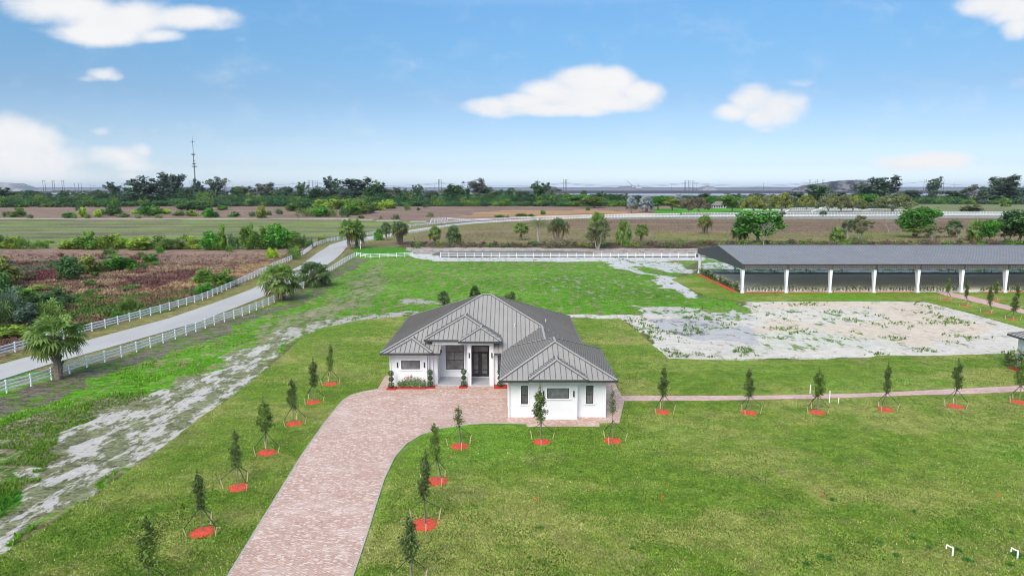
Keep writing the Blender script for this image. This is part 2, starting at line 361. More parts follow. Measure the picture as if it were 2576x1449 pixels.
def asphalt():
    m,t,p,out=newmat('old_asphalt'); P=pos(t)
    c=t.mix(t.ramp(t.noise(t.mapping(P,(1,.3,1),(0,0,-.6)),.12,6,.7),.35,.65),C(198,195,188),C(184,181,175))
    c=t.mix(t.ramp(t.noise(P,9,3,.8),.55,.75,0,.35),c,C(140,142,146))
    c=t.mix(t.ramp(t.noise(P,.6,5,.8,1.5),.63,.66,0,.25),c,C(150,150,152))
    t.l.new(c,p.inputs['Base Color']); p.inputs['Roughness'].default_value=.9; t.l.new(t.bump(t.noise(P,14,3),.3,.01),p.inputs['Normal']); return m
ASPH=asphalt()
DR_L=gp([(560,1470),(640,1340),(700,1242),(760,1144),(815,1066),(848,1024),(864,1006),(884,994),(915,985),(950,979)])
DR_R=gp([(1558,1064),(1508,1064),(1508,1073),(1326,1073),(1326,1066),(1240,1064),(1180,1067),(1112,1077),(1060,1093),(1022,1116),(992,1150),(966,1205),(945,1270),(924,1340),(904,1400),(886,1452),(880,1475)])
drive=DR_L+gp([(968,947)])+[(-11.9,73.2),(-11.9,69.0),(8.9,69.0),(10.6,69)]+gp([(1570,1010)])+DR_R
# extend towards and behind the camera
d0=DR_L[0]; d1=DR_R[-1]
drive=[(d0[0]-4.2,d0[1]-12),(d0[0]-1.6,d0[1]-4)]+drive+[(d1[0]-1.0,d1[1]-5),(d1[0]-3.6,d1[1]-13)]
sheet('driveway',drive,.035,PAVE)
def strip(pts,w,z0,z1,mat,name,parent=None):
    mb=MB()
    for i in range(len(pts)-1):
        a=Vector(pts[i][:2]).to_3d();b=Vector(pts[i+1][:2]).to_3d(); d=(b-a).normalized(); a=a-d*.01;b=b+d*.01
        mb.bar((a.x,a.y,(z0+z1)/2),(b.x,b.y,(z0+z1)/2),w,z1-z0)
    return mb.build(name,mat,parent)
o=strip([(d0[0]-4.2,d0[1]-12),(d0[0]-1.6,d0[1]-4)]+DR_L[:],.10,-.2,.05,KERB,'kerb'); o['kind']='structure'
o=strip(DR_R[3:]+[(d1[0]-1.0,d1[1]-5),(d1[0]-3.6,d1[1]-13)],.10,-.2,.05,KERB,'kerb'); o['kind']='structure'
sheet('path',gp([(1552,995.5),(1700,996),(1940,995),(2080,992),(2200,989),(2330,982),(2400,979),(2576,970),(2750,957),(2750,972),(2576,984),(2450,990),(2300,994),(2080,1002),(1800,1007),(1552,1008)]),.03,PAVE2)
sheet('path',gp([(2352,735),(2372,733),(2440,745),(2576,779),(2800,842),(2800,856),(2576,789),(2440,757),(2380,744)]),.03,PAVE2)
sheet('path',[(7.6,79),(10.5,79),(10.5,83.5),(7.6,83.5)],.03,PAVE2)
RU=gp([(-500,1040),(0,917),(110,887),(213,858),(423,801.6),(540,762),(627,730),(752.6,670),(779,651),(800,635),(815,627),(830,616),(860,607),(908,597.6),(958,591.8),(1032,579),(1108,567.6),(1192,559),(1288,552.6),(1480,545),(1700,541.5),(2000,540),(2400,538.6),(2800,538)])
RL=gp([(-500,1108),(0,956),(140,911.6),(290,870),(500,810),(663,746.6),(752,703),(817,670),(840,655),(858,639),(868,627),(878,617.6),(908.7,607.6),(975,596),(1032,584.5),(1108,571.5),(1192,562.5),(1288,556),(1480,548),(1700,544.5),(2000,543),(2400,541.3),(2800,540.5)])
sheet('road',RU+RL[::-1],.03,ASPH)
WATER,t_,p_,_o=newmat('pond_water'); p_.inputs['Base Color'].default_value=C(112,102,66); p_.inputs['Roughness'].default_value=.4
t_.l.new(t_.bump(t_.noise(pos(t_),.8,3),.2,.05),p_.inputs['Normal'])
p_.inputs['Specular IOR Level'].default_value=.2
sheet('water',gp([(1085,640),(1100,634),(1200,632),(1400,631),(1490,634),(1500,639),(1470,642.5),(1250,643.5),(1110,643)]),-.02,WATER)
# ---------------------------------------------------------------- fences
VINYL=simple('white_vinyl',(.78,.79,.80),.45,var=.05,scale=2)
def resample(pts,step):
    P=[Vector(p).to_2d() if len(p)>2 else Vector(p) for p in pts]; out=[P[0].copy()]; need=step; 
    for a,b in zip(P[:-1],P[1:]):
        L=(b-a).length; pos_=0.
        while L-pos_>=need:
            pos_+=need; out.append(a.lerp(b,pos_/L)); need=step
        need-=L-pos_
    return out
POSTM=MB().box(-.06,.06,-.06,.06,-.15,1.2).prism([(-.08,-.08),(.08,-.08),(.08,.08),(-.08,.08)],1.2,1.24).mesh('post',VINYL)
def fence(pts,label,step=2.44,nrail=3,rail_h=.10,top=1.16,far=False,group='white rail fences'):
    R=resample(pts,step); c=R[0]; root=empty('rail_fence',(c.x,c.y,0)); tag(root,label,'fence',group)
    order=sorted(range(len(R)),key=lambda i:R[i].length); near=set(order[:100 if not far else 40])
    for i in sorted(near):
        o=link('post',POSTM,root); o.location=(R[i].x-c.x,R[i].y-c.y,0)
        n=R[min(i+1,len(R)-1)]-R[max(i-1,0)]; o.rotation_euler=(0,0,math.atan2(n.y,n.x))
    rest=[i for i in range(len(R)) if i not in near]
    if rest:
        mb=MB()
        for i in rest: x,y=R[i].x-c.x,R[i].y-c.y; mb.box(x-.07,x+.07,y-.07,y+.07,-.15,1.23)
        o=mb.build('post',VINYL,root); o['kind']='stuff'
    for k in range(nrail):
        z=top-.09-k*(top-.25)/(nrail-.4); mb=MB()
        for a,b in zip(R[:-1],R[1:]): mb.bar((a.x-c.x,a.y-c.y,z),(b.x-c.x,b.y-c.y,z),.045,rail_h)
        mb.build('rail',VINYL,root)
    return root
FA=gp([(-340,988),(0,896),(61.7,878),(219,836.6),(315.7,811),(419,781.6),(511.7,754),(600,716),(691,672),(762.6,641),(794,617.6),(829,607.6),(858.7,602.6),(913.7,594),(942,589),(978.7,584),(1032,571),(1080,566),(1125,562),(1200,556),(1288,551),(1400,547.5),(1484.6,544.5),(1600,542),(1717,541)])
fence(FA,'long white three-rail fence along the field side of the road',rail_h=.17)
FB=gp([(-340,1095),(1.7,990),(55,976.6),(109,960),(206.6,926.6),(291,901.6),(365,878),(457.7,846.6),(535,817),(600,796.6),(666.7,770.6),(698,756.6),(780,716),(842.6,676),(868.7,659),(883.7,651),(894,646)])
fence(FB,'white three-rail fence between the road and the green paddock',rail_h=.17)
fence(gp([(897,645),(913,647.6),(931,649.5),(953.7,648.5),(999.5,647),(1045,645)]),'short white fence run with a gap beside it, at the road corner')
fence(gp([(1108,646.5),(1288,647),(1500,647.3),(1717,647.6),(1764,647.6)]),'white fence across the back of the green paddock behind the house')
fence(gp([(907,626),(905,618),(908.7,611),(948.7,604),(967,599),(1033.7,588),(1075,581),(1125,571),(1175,565),(1288,558),(1484,549.5),(1601,547),(1717,546),(2146,544.3),(2346,542.6),(2543,542.2),(2700,542)]),'long white fence along the near side of the distant road')
fence(gp([(1717,539.5),(1900,538.6),(2146,537.8),(2350,536.8),(2546,536.4),(2700,536)]),'white fence along the far side of the distant road',far=True)
for pts,lab in (([(1083,563),(1085,554),(1125,552.5)],'white paddock fence corner beside the bend of the distant road'),
    ([(1125,552.5),(1170,556),(1240,553.5)],'white fence slanting back to the distant road from the paddock corner'),
    ([(1085,559),(1126,557)],'inner white fence of the small paddock at the distant bend'),
    ([(1976,534.5),(1990,526),(2120,524.5),(2160,528)],'white paddock fence behind the wide olive trees'),
    ([(1990,531),(2080,529),(2170,529.5)],'middle white cross fence among the wide olive trees'),
    ([(2160,533),(2190,528),(2290,531),(2330,535.5)],'white paddock fence beyond the broad grey-olive tree'),
    ([(1870,529),(1980,530.5)],'white fence under the yellow-olive trees'),
    ([(2040,535),(2070,523),(2085,521)],'white fence running away between two olive trees')):
    fence(gp(pts),lab,far=True,group='white paddock fences far off')
# ---------------------------------------------------------------- house
WHITE=simple('white_stucco',(.66,.665,.675),.85,var=.04,scale=.8,bump=.25,fine=30)
TRIM=simple('white_trim',(.72,.725,.735),.6,var=.02)
def metalroof(name,col):
    m,t,p,out=newmat(name); P=pos(t)
    k=t.ramp(t.noise(P,.35,5,.7),.3,.7,.93,1.07); s_=t.node('ShaderNodeVectorMath',operation='SCALE'); s_.inputs[0].default_value=col[:3]; t.set(s_.inputs['Scale'],k)
    t.l.new(s_.outputs[0],p.inputs['Base Color']); p.inputs['Metallic'].default_value=.08; p.inputs['Specular IOR Level'].default_value=.35
    t.l.new(t.ramp(t.noise(P,1.7,4,.7),.3,.7,.42,.62),p.inputs['Roughness']); return m
ROOF=metalroof('grey_metal_roof',(.295,.277,.248,1)); SEAM=metalroof('seam_metal',(.10,.096,.09,1)); CAP=metalroof('ridge_cap_metal',(.34,.325,.30,1))
DARK=simple('dark_bronze',(.022,.022,.024),.4,var=.1); FASC=simple('dark_gutter',(.045,.044,.045),.4,var=.1)
GLASS,tg,pg,_g=newmat('dark_glass'); pg.inputs['Roughness'].default_value=.07; pg.inputs['Specular IOR Level'].default_value=.8
tg.l.new(tg.mix(tg.ramp(tg.noise(pos(tg),1.1,4),.35,.7),(.07,.075,.082,1),(.16,.166,.172,1)),pg.inputs['Base Color'])
FLOOR=simple('porch_tile',C(190,192,198),.5,var=.06,scale=2)
SL=.445
def clipx(poly,c,ax):
    ys=[]; n=len(poly)
    for i in range(n):
        a=poly[i];b=poly[(i+1)%n]
        if (a[ax]-c)*(b[ax]-c)<0:
            t=(c-a[ax])/(b[ax]-a[ax]); ys.append(a[1-ax]+t*(b[1-ax]-a[1-ax]))
    ys.sort(); return list(zip(ys[0::2],ys[1::2]))
def slope(mb,poly,zf,ax,sp=.5,th=.1,rib=(.034,.055)):
    """roof plane over plan polygon poly; ax 0: ribs at constant x, 1: at constant y"""
    top=[(x,y,zf(x,y)) for x,y in poly]; bot=[(x,y,zf(x,y)-th) for x,y in poly]
    e=[Vector(p) for p in top]; 
    mb.face(top,0); mb.face(bot[::-1],0)
    n=len(poly)
    for i in range(n): mb.face([bot[i],bot[(i+1)%n],top[(i+1)%n],top[i]],0)
    lo=min(p[ax] for p in poly); hi=max(p[ax] for p in poly); k=math.ceil((lo+.12)/sp)
    while k*sp<hi-.1:
        c=k*sp
        for a,b in clipx(poly,c+1e-4,ax):
            if b-a<.3: continue
            a+=.05;b-=.05
            p,q=((c,a),(c,b)) if ax==0 else ((a,c),(b,c))
            mb.bar((p[0],p[1],zf(*p)+rib[1]/2),(q[0],q[1],zf(*q)+rib[1]/2),rib[0],rib[1],1)
        k+=1
def hip_roof(parent,x0,x1,y0,y1,ze,back=True,front_poly=None,name='roof',sp=.5,trim=None):
    """hip roof; back=False: the ridge runs on to y1 (buried in the roof behind)"""
    w=(x1-x0)/2; xm=(x0+x1)/2; zr=ze+SL*w; ya=y0+w; yb=(y1-w) if back else y1
    if yb<ya: # ridge runs across
        h=(y1-y0)/2; zr=ze+SL*h; A=(x0+h,y0+h);B=(x1-h,y0+h)
        mb=MB(); ff=lambda x,y:ze+SL*(y-y0); fb=lambda x,y:ze+SL*(y1-y); fl=lambda x,y:ze+SL*(x-x0); fr=lambda x,y:ze+SL*(x1-x)
        slope(mb,front_poly or [(x0,y0),(x1,y0),B,A],ff,0,sp); slope(mb,[(x1,y1),(x0,y1),A,B],fb,0,sp); slope(mb,[(x0,y1),(x0,y0),A],fl,1,sp); slope(mb,[(x1,y0),(x1,y1),B],fr,1,sp)
        lines=[((x0,y0),A),((x1,y0),B),((x0,y1),A),((x1,y1),B),(A,B)]
    else:
        A=(xm,ya);B=(xm,yb); mb=MB()
        ff=lambda x,y:ze+SL*(y-y0); fb=lambda x,y:ze+SL*(y1-y); fl=lambda x,y:ze+SL*(x-x0); fr=lambda x,y:ze+SL*(x1-x)
        slope(mb,front_poly or [(x0,y0),(x1,y0),A],ff,0,sp)
        if back:
            slope(mb,[(x1,y1),(x0,y1),B],fb,0,sp); slope(mb,[(x0,y1),(x0,y0),A,B],fl,1,sp); slope(mb,[(x1,y0),(x1,y1),B,A],fr,1,sp)
            lines=[((x0,y0),A),((x1,y0),A),((x0,y1),B),((x1,y1),B),(A,B)]
        else:
            slope(mb,[(x0,y1),(x0,y0),A,B],fl,1,sp); slope(mb,[(x1,y0),(x1,y1),B,A],fr,1,sp)
            lines=[((x0,y0),A),((x1,y0),A),(A,B)]
    if trim: lines[1]=(trim,lines[1][1])
    rf=mb.build(name,[ROOF,SEAM],parent)
    zz=lambda p:ze+SL*min(p[0]-x0,x1-p[0],p[1]-y0,(y1-p[1]) if back else 99)
    cb=MB()
    for a,b in lines: cb.bar((a[0],a[1],zz(a)+.03),(b[0],b[1],zz(b)+.03),.2,.07); cb.bar((a[0],a[1],zz(a)+.0),(b[0],b[1],zz(b)+.0),.3,.045,1)
    cb.build('ridge_cap',[CAP,SEAM],rf)
    return rf
def gutter(parent,segs,ze):
    mb=MB()
    for (a,b) in segs:
        mb.bar((a[0],a[1],ze-.10),(b[0],b[1],ze-.10),.14,.2)
    return mb.build('gutter',FASC,parent)
house=empty('house',(-2.5,70,0)); tag(house,'white single-storey house with grey standing-seam hip roofs beside the paver driveway','house')
HO=Vector((-2.5,70,0))
class HP:   # shapes are written in world coordinates; children are shifted to the house's own origin
    pass
_build=MB.build
def hb(mb,name,mats,parent=None,smooth=False):
    return mb.build(name,mats,parent,smooth)
hparts_before=set(bpy.data.objects)
# walls
wall=MB()
Zt=3.62
wall.box(-12.4,-8.0,67.2,84.7,0,Zt)              # west wing
wall.box(-11.7,-8.52,66.6,67.2-.003,0,Zt-.003)      # west bay
wall.box(-8.0,-7.57,67.4,70.0,0,Zt)              # porch west pier
wall.box(-8.0,6.7,70.0,84.7-.003,0,Zt-.004)      # main body behind the porch
wall.box(-7.0-.9,-1.86,70.003,71.5,Zt-.01,4.75)    # raised wall over the porch
wall.box(-8.03,-4.44,67.2,67.6,4.24,4.66)        # porch beam
wall.box(-8.03,-7.58,67.2+.003,70.3,3.62,4.655)     # upper west side of porch
wall.box(-4.49,-4.12,66.96,67.5,0,4.66); wall.box(-2.28,-1.85,66.96,67.5,0,4.66); wall.box(-4.12,-2.28,66.962,67.5,4.24,4.658)  # entry portal
wall.box(-4.42,-4.2,67.5,70.0,.0,4.6); wall.box(-2.2,-1.87,67.5,70.0,.0,4.6) # entry side walls
wall.box(-1.87,-.3,67.25,70.2,0,Zt)              # wall right of the entry
wall.box(-.35,8.2,57.5,67.5,0,Zt-.006); wall.box(-.35,6.7,67.5,70.2,0,Zt-.009)  # garage wing
wall.box(2.65,5.66,56.88,57.503,0,Zt-.012)         # garage bay
wb=wall.build('wall',WHITE,house)
sof=MB(); sof.box(-12.95,-7.2,66.0,67.3,3.45,3.5); sof.box(-12.95,-12.3,66.5,85.2,3.452,3.5); sof.box(-.95,8.9,56.4,57.6,3.45,3.5); sof.box(8.1,8.9,57,68,3.452,3.5)
sof.box(-.95,-.3,57,68,3.453,3.5); sof.box(6.6,7.25,68,85.2,3.45,3.5); sof.box(-12.9,7.2,84.6,85.2,3.449,3.5); sof.box(-7.6,-4.2,67.5,70.0,4.5,4.55); sof.box(-4.3,-2.2,67.4,70.0,4.452,4.5)
sof.box(-8.7,-1.2,66.95,67.3,4.66,4.7); sof.box(-5.2,-1.15,66.15,67.0,4.664,4.72); sof.box(-1.9,-.3,66.0,67.3,3.452,3.5)
sof.build('soffit',TRIM,house)
fl=MB(); fl.box(-7.57,-1.87,67.0,70.0,0,.15); fl.box(-4.12,-2.28,66.9,67.0,0,.148); fl.build('porch_floor',FLOOR,house)
# roofs (main roof has a notch over the porch)
x0,x1,y0,y1=-13.05,7.35,65.9,85.4; h=(y1-y0)/2
hip_roof(house,x0,x1,y0,y1,3.7,front_poly=[(x0,y0),(-7.15,y0),(-7.15,69.2),(-1.78,69.2),(-1.78,y0),(x1,y0),(x1-h,y0+h),(x0+h,y0+h)],sp=.46,trim=(3.15,70.1))
hip_roof(house,-1.05,8.95,56.3,68.0,3.7,sp=.46)
mb=MB()   # where the wing's roof runs back into the main roof
slope(mb,[(-1.05,68.),(3.15,63.8),(3.15,70.1),(1.05,68.)],lambda x,y:3.702+SL*(x+1.05),1,.46); slope(mb,[(3.15,63.8),(6.3,66.95),(3.15,70.1)],lambda x,y:3.702+SL*(7.35-x),1,.46)
vr=mb.build('roof',[ROOF,SEAM],house)
MB().bar((3.15,63.9,5.61),(3.15,70.0,5.61),.2,.06).build('valley_cap',CAP,vr)
hip_roof(house,1.45,6.35,55.5,59.8,3.98,back=False,sp=.46)
hip_roof(house,-12.35,-7.9,65.4,68.6,3.84,back=False,sp=.46)
hip_roof(house,-8.77,-1.12,66.85,72.6,4.84,back=False,sp=.46)
hip_roof(house,-5.27,-1.07,66.05,69.6,4.86,back=False,sp=.46)
gutter(house,[((x0,y0),(-7.15,y0)),((x0,y0),(x0,y1)),((x0,y1),(x1,y1)),((x1,y1),(x1,67.9)),((-7.15,y0),(-7.15,67.3))],3.7)
gutter(house,[((-1.78,y0),(-.9,y0))],3.701)
gutter(house,[((-1.05,56.3),(1.45,56.3)),((-1.05,56.3),(-1.05,66.6))],3.702)
gutter(house,[((6.35,56.3),(8.95,56.3)),((8.95,56.3),(8.95,68)),((8.95,68),(7.3,68))],3.702)
gutter(house,[((1.45,55.5),(6.35,55.5)),((1.45,55.5),(1.45,56.5)),((6.35,55.5),(6.35,56.5))],3.98)
gutter(house,[((-12.35,65.4),(-7.9,65.4)),((-7.9,65.4),(-7.9,66.1))],3.842)
gutter(house,[((-8.77,66.85),(-5.2,66.85)),((-8.77,66.85),(-8.77,68.4)),((-1.12,66.85),(-1.12,68.4))],4.84)
gutter(house,[((-5.27,66.05),(-1.07,66.05)),((-5.27,66.05),(-5.27,66.9)),((-1.07,66.05),(-1.07,66.9))],4.862)
def window(x0,x1,z0,z1,Y,bars=(),trim=.12,name='window'):
    f=MB(); w=.06
    f.box(x0,x1,Y-.05,Y,z0,z0+w); f.box(x0,x1,Y-.05,Y,z1-w,z1); f.box(x0,x0+w,Y-.05,Y,z0+w,z1-w); f.box(x1-w,x1,Y-.05,Y,z0+w,z1-w)
    for k,a,b,c in bars:
        if k=='h': f.box(a,b,Y-.052,Y-.002,c-.03,c+.03)
        else: f.box(c-.035,c+.035,Y-.054,Y-.004,a,b)
    fr=f.build(name,DARK,house)
    g=MB().box(x0+w,x1-w,Y-.025,Y-.006,z0+w,z1-w).build('pane',GLASS,fr)
    if trim:
        t=MB(); a=trim
        t.box(x0-a,x1+a,Y-.075,Y,z1,z1+a); t.box(x0-a,x0,Y-.073,Y,z0,z1); t.box(x1,x1+a,Y-.073,Y,z0,z1); t.box(x0-a-.05,x1+a+.05,Y-.11,Y,z0-a,z0)
        t.build('surround',TRIM,fr)
    return fr
window(-11.11,-9.2,1.9,2.82,66.6)
window(-6.98,-5.06,.95,3.62,70.0,bars=(('h',-6.98,-5.06,2.85),('h',-6.98,-5.06,1.93),('v',.95,2.85,-6.02)))
window(3.02,4.92,1.95,2.87,56.88)
window(.78,1.39,1.24,2.9,57.5,bars=(('h',.78,1.39,2.05),),trim=.1)
window(6.44,7.09,1.28,2.92,57.5,bars=(('h',6.44,7.09,2.1),),trim=.1)
window(-1.45,-.75,1.35,3.2,67.25,trim=0)
# front door
d=MB(); Yd=70.0
d.box(-4.27,-2.42,Yd-.06,Yd,3.4,3.5); d.box(-4.27,-4.2+.0,Yd-.06,Yd,.15,3.4); d.box(-2.5,-2.42,Yd-.06,Yd,.15,3.4); d.box(-4.2,-2.5,Yd-.058,Yd,2.78,2.87); d.box(-4.2,-2.5,Yd-.06,Yd,.15,.25)
d.box(-3.42,-3.28,Yd-.062,Yd,.25,2.78)
fd=d.build('front_door',DARK,house)
for a,b in ((-4.2,-3.42),(-3.28,-2.5)):
    l=MB(); l.box(a,a+.13,Yd-.055,Yd-.01,.25,2.78); l.box(b-.13,b,Yd-.055,Yd-.01,.25,2.78); l.box(a+.13,b-.13,Yd-.053,Yd-.01,2.64,2.78); l.box(a+.13,b-.13,Yd-.053,Yd-.01,.25,.5); l.box(a+.13,b-.13,Yd-.053,Yd-.01,.85,.93)
    l.build('door_leaf',DARK,fd); MB().box(a+.13,b-.13,Yd-.03,Yd-.012,.5,2.64).build('pane',GLASS,fd)
MB().box(-4.2,-2.5,Yd-.03,Yd-.012,2.87,3.4).build('pane',GLASS,fd)
MB().bar((-3.36,Yd-.12,1.1),(-3.36,Yd-.12,1.45),.04,.03).build('handle',DARK,fd)
MB().box(-4.25,-2.4,69.6,70.0,.15,.19).build('door_step',TRIM,fd)
for x,z,Y in ((-11.49,2.34,66.6),(-8.79,2.34,66.6),(-4.31,3.23,66.96),(-2.03,3.23,66.96),(2.72,2.36,56.88),(5.33,2.36,56.88)):
    w=.055; m_=MB().box(x-w,x+w,Y-.12,Y,z-.22,z+.22); m_.box(x-w-.015,x+w+.015,Y-.135,Y,z+.22,z+.245).box(x-w-.015,x+w+.015,Y-.135,Y,z-.245,z-.22); m_.build('wall_lamp',DARK,house)
for x,Y in ((-12.3,67.15),(-8.4,66.9),(-.25,57.4),(8.15,57.4)):
    MB().tube((x,Y-.06,0),(x,Y-.06,3.5),.045,.045,8).build('downpipe',TRIM,house)
PIPE=simple('pale_pipe',(.6,.6,.6),.5)
for x,Y in ((.27,70.),(3.7,73.5)):
    z=3.7+SL*min(Y-65.9,x+13.05,7.35-x); MB().tube((x,Y,z-.1),(x,Y,z+.3),.045,.045,8).tube((x,Y,z+.24),(x,Y,z+.32),.07,.07,8).build('vent_pipe',PIPE,house)
# garage doors on the driveway side of the wing
gdm=MB()
for k in range(4): gdm.box(-.41,-.35,60.2,65.0,.05+k*.6,.62+k*.6)
gdm.build('garage_door',TRIM,house)
for o in house.children: o.location=-HO
# ---------------------------------------------------------------- small building at the frame's edge
gz=empty('pavilion',(61.5,72.5,0)); tag(gz,'small white building with dark seamed hip roof at the picture\'s right edge','building')
GO=Vector((61.5,72.5,0))
MB().box(56.4,66,68.6,74.3,0,3.5).build('wall',WHITE,gz)
hip_roof(gz,55.65,66.8,67.9,75.0,3.7,sp=.5)
gutter(gz,[((55.65,67.9),(66.8,67.9)),((55.65,67.9),(55.65,75.0)),((55.65,75),(66.8,75)),((66.8,67.9),(66.8,75))],3.7)
MB().box(56.36,56.42,70,72.5,0,2.3).build('door',DARK,gz)
MB().box(55.8,66.6,68.1,74.8,3.45,3.5).build('soffit',TRIM,gz)
for o in gz.children: o.location=-GO
# ---------------------------------------------------------------- covered riding arena
def arena():
    A=empty('covered_arena',(80,144,0)); AO=Vector((80,144,0)); tag(A,'long covered riding arena with grey metal roof on white tapered columns','arena')
    xs=[44.0+8.37*i for i in range(12)]; X0,X1=43.6,xs[-1]+.8; Y0,Y1,Ym=128.2,160.0,144.1; zE,zR=5.62,7.75
    RM=metalroof('arena_roof_metal',(.205,.20,.20,1)); RS=metalroof('arena_roof_rib',(.15,.147,.147,1)); GD=simple('charcoal_cladding',(.055,.056,.060),.55,var=.08)
    s=(zR-zE)/(Ym-Y0); mb=MB()
    slope(mb,[(X0,Y0),(X1,Y0),(X1,Ym),(X0,Ym)],lambda x,y:zE+s*(y-Y0),0,.6,.1,(.05,.03)); slope(mb,[(X1,Y1),(X0,Y1),(X0,Ym),(X1,Ym)],lambda x,y:zE+s*(Y1-y),0,1.0,.1,(.06,.05))
    rf=mb.build('roof',[RM,RS],A); MB().bar((X0,Ym,zR+.03),(X1,Ym,zR+.03),.5,.08).build('ridge_cap',RS,rf)
    UW=simple('bounce_white',(.85,.84,.82),.8); ul=MB(); 
    for ya,yb in ((Y0+.15,Ym),(Y1-.15,Ym)): ul.face([(X0+.15,ya,zE-.14+s*.15),(X1-.15,ya,zE-.14+s*.15),(X1-.15,yb,zR-.13),(X0+.15,yb,zR-.13)])
    ul.build('bounce_sheet',UW,A)  # unseen white sheet added under the roof to bounce light onto the floor
    FP=simple('brown_grey_cladding',(.085,.078,.078),.6,var=.15)
    for Y,nm in ((Y0+.3,'fascia'),(Y1-.3,'fascia')):
        p=MB().box(X0+.1,X1-.1,Y-.04,Y+.04,4.55,5.56)
        k=X0+.5
        while k<X1-.2: p.box(k-.03,k+.03,Y-.075,Y-.04,4.56,5.55,1); k+=.45
        for x in xs: p.box(x-.12,x+.12,Y-.1,Y-.04,4.5,5.56,1)
        p.build(nm,[FP,FASC],A)
    for X in (X0+.02,X1-.02):
        g=MB(); a=[(X,Y0+.05,4.55),(X,Y1-.05,4.55),(X,Y1-.05,zE-.05),(X,Ym,zR-.05),(X,Y0+.05,zE-.05)]; b=[(x+(.08 if X<60 else -.08),y,z) for x,y,z in a]
        g.face(a);g.face(b[::-1]); 
        for i in range(5): g.face([a[i],a[(i+1)%5],b[(i+1)%5],b[i]])
        for k in range(1,5): # the cladding's lower edge dips towards the eaves
            pass
        g.build('gable_cladding',GD,A)
    CM=simple('white_steel',(.72,.74,.78),.5,var=.05)
    for Y,sg in ((128.75,1),(159.45,-1)):
        for i,x in enumerate(xs):
            c=MB(); end=(i in (0,len(xs)-1)); wt=.4 if end else .75; wb=.3
            for yy,hw in ((-.16,1),(.13,1)):
                pass
            # web plus two flanges, widening towards the rafter along the building's width
            q=lambda z,w:(Y,Y+sg*w)
            y0b,y1b=Y,Y+sg*wb; y0t,y1t=Y,Y+sg*1.1
            i0=len(c.v)
            for (xa,xb) in ((x-.16,x+.16),):
                c.face([(xa,y0b,0),(xb,y0b,0),(xb+.1,y0t,4.6),(xa-.1,y0t,4.6)]); c.face([(xb,y1b,0),(xa,y1b,0),(xa-.1,y1t,4.6),(xb+.1,y1t,4.6)])
                c.face([(xa,y1b,0),(xa,y0b,0),(xa-.1,y0t,4.6),(xa-.1,y1t,4.6)]); c.face([(xb,y0b,0),(xb,y1b,0),(xb+.1,y1t,4.6),(xb+.1,y0t,4.6)])
            c.box(x-.3,x+.3,min(y0b,y1b)-.12,max(y0b,y1b)+.12,-.1,.28)
            c.build('column',CM,A)
    rb=MB()
    for x in xs:
        rb.bar((x,129.4,5.2),(x,Ym,7.25),.25,.5); rb.bar((x,158.8,5.2),(x,Ym,7.25),.25,.5)
    rb.build('rafter',CM,A)
    # low kick rail at the far side
    KR=simple('grey_kick_rail',(.2,.2,.21),.7); k=MB().box(45,xs[-1],156.6,156.75,.0,.35).box(45,xs[-1],156.6,156.7,.85,1.0)
    for x in xs: k.box(x-.06,x+.06,156.62,156.72,0,1.0)
    k.build('kick_rail',KR,A)
    for o in A.children: o.location=-AO
    SAND,t,p,_=newmat('arena_sand'); P=pos(t)
    t.l.new(t.mix(t.ramp(t.noise(t.mapping(P,(.3,1,1)),.5,5,.7),.35,.65),(.68,.63,.56,1),(.58,.54,.48,1)),p.inputs['Base Color']); p.inputs['Roughness'].default_value=.95
    t.l.new(t.bump(t.noise(P,3,4,.7),.5,.05),p.inputs['Normal'])
    sheet('arena_floor',[(44.7,129.6),(X1,129.6),(X1,156.5),(45.2,156.5)],.05,SAND)
arena()
#PART2
# ---------------------------------------------------------------- vegetation
def orth(N):
    a=np.where(np.abs(N[:,2:3])<.9,np.array([[0,0,1.]]),np.array([[1.,0,0]])); U=np.cross(N,a); U/=np.linalg.norm(U,axis=1,keepdims=True)+1e-9
    return U,np.cross(N,U)
def leaves(blobs,n,size,shell=.55,upb=.25,asp=1.6,seed=0,flat=0.):
    """n small leaf faces spread through a set of ellipsoids (cx,cy,cz,rx,ry,rz[,tint])"""
    r=np.random.default_rng(seed); b=np.array([x[:6] for x in blobs],float); tn=np.array([x[6] if len(x)>6 else 1. for x in blobs])
    w=(b[:,3]*b[:,4]*b[:,5])**(2/3.); idx=r.choice(len(b),n,p=w/w.sum()); D=r.normal(size=(n,3)); D/=np.linalg.norm(D,axis=1,keepdims=True)
    rad=1-shell*r.random(n)**1.6; P=b[idx,:3]+D*b[idx,3:6]*rad[:,None]*(1+.12*r.normal(size=(n,1)))
    N=D*.8+r.normal(size=(n,3))*.7+np.array([0,0,upb]); N/=np.linalg.norm(N,axis=1,keepdims=True); U,Vv=orth(N)
    th=r.random(n)*6.283; c,s=np.cos(th)[:,None],np.sin(th)[:,None]; U,Vv=U*c+Vv*s,-U*s+Vv*c
    L=size*(.6+.8*r.random(n))[:,None]; Wd=L/asp
    q=np.stack([P-U*L*.5,P+Vv*Wd*.5+N*L*.08,P+U*L*.5,P-Vv*Wd*.5+N*L*.08],1).reshape(-1,3)
    q[:,2]=np.maximum(q[:,2],0.0)
    t=tn[idx]*(.85+.3*r.random(n)); t=np.repeat(t,4)
    col=np.stack([t,t,t,np.ones_like(t)],1)
    return q,col
def leafmesh(name,parts,mats=None):
    V=np.concatenate([p[0] for p in parts]); Cc=np.concatenate([p[1] for p in parts]); Q=np.arange(len(V)).reshape(-1,4)
    return fast_mesh(name,V,Q,mats or LEAF,{'tint':('FLOAT_COLOR',Cc)})
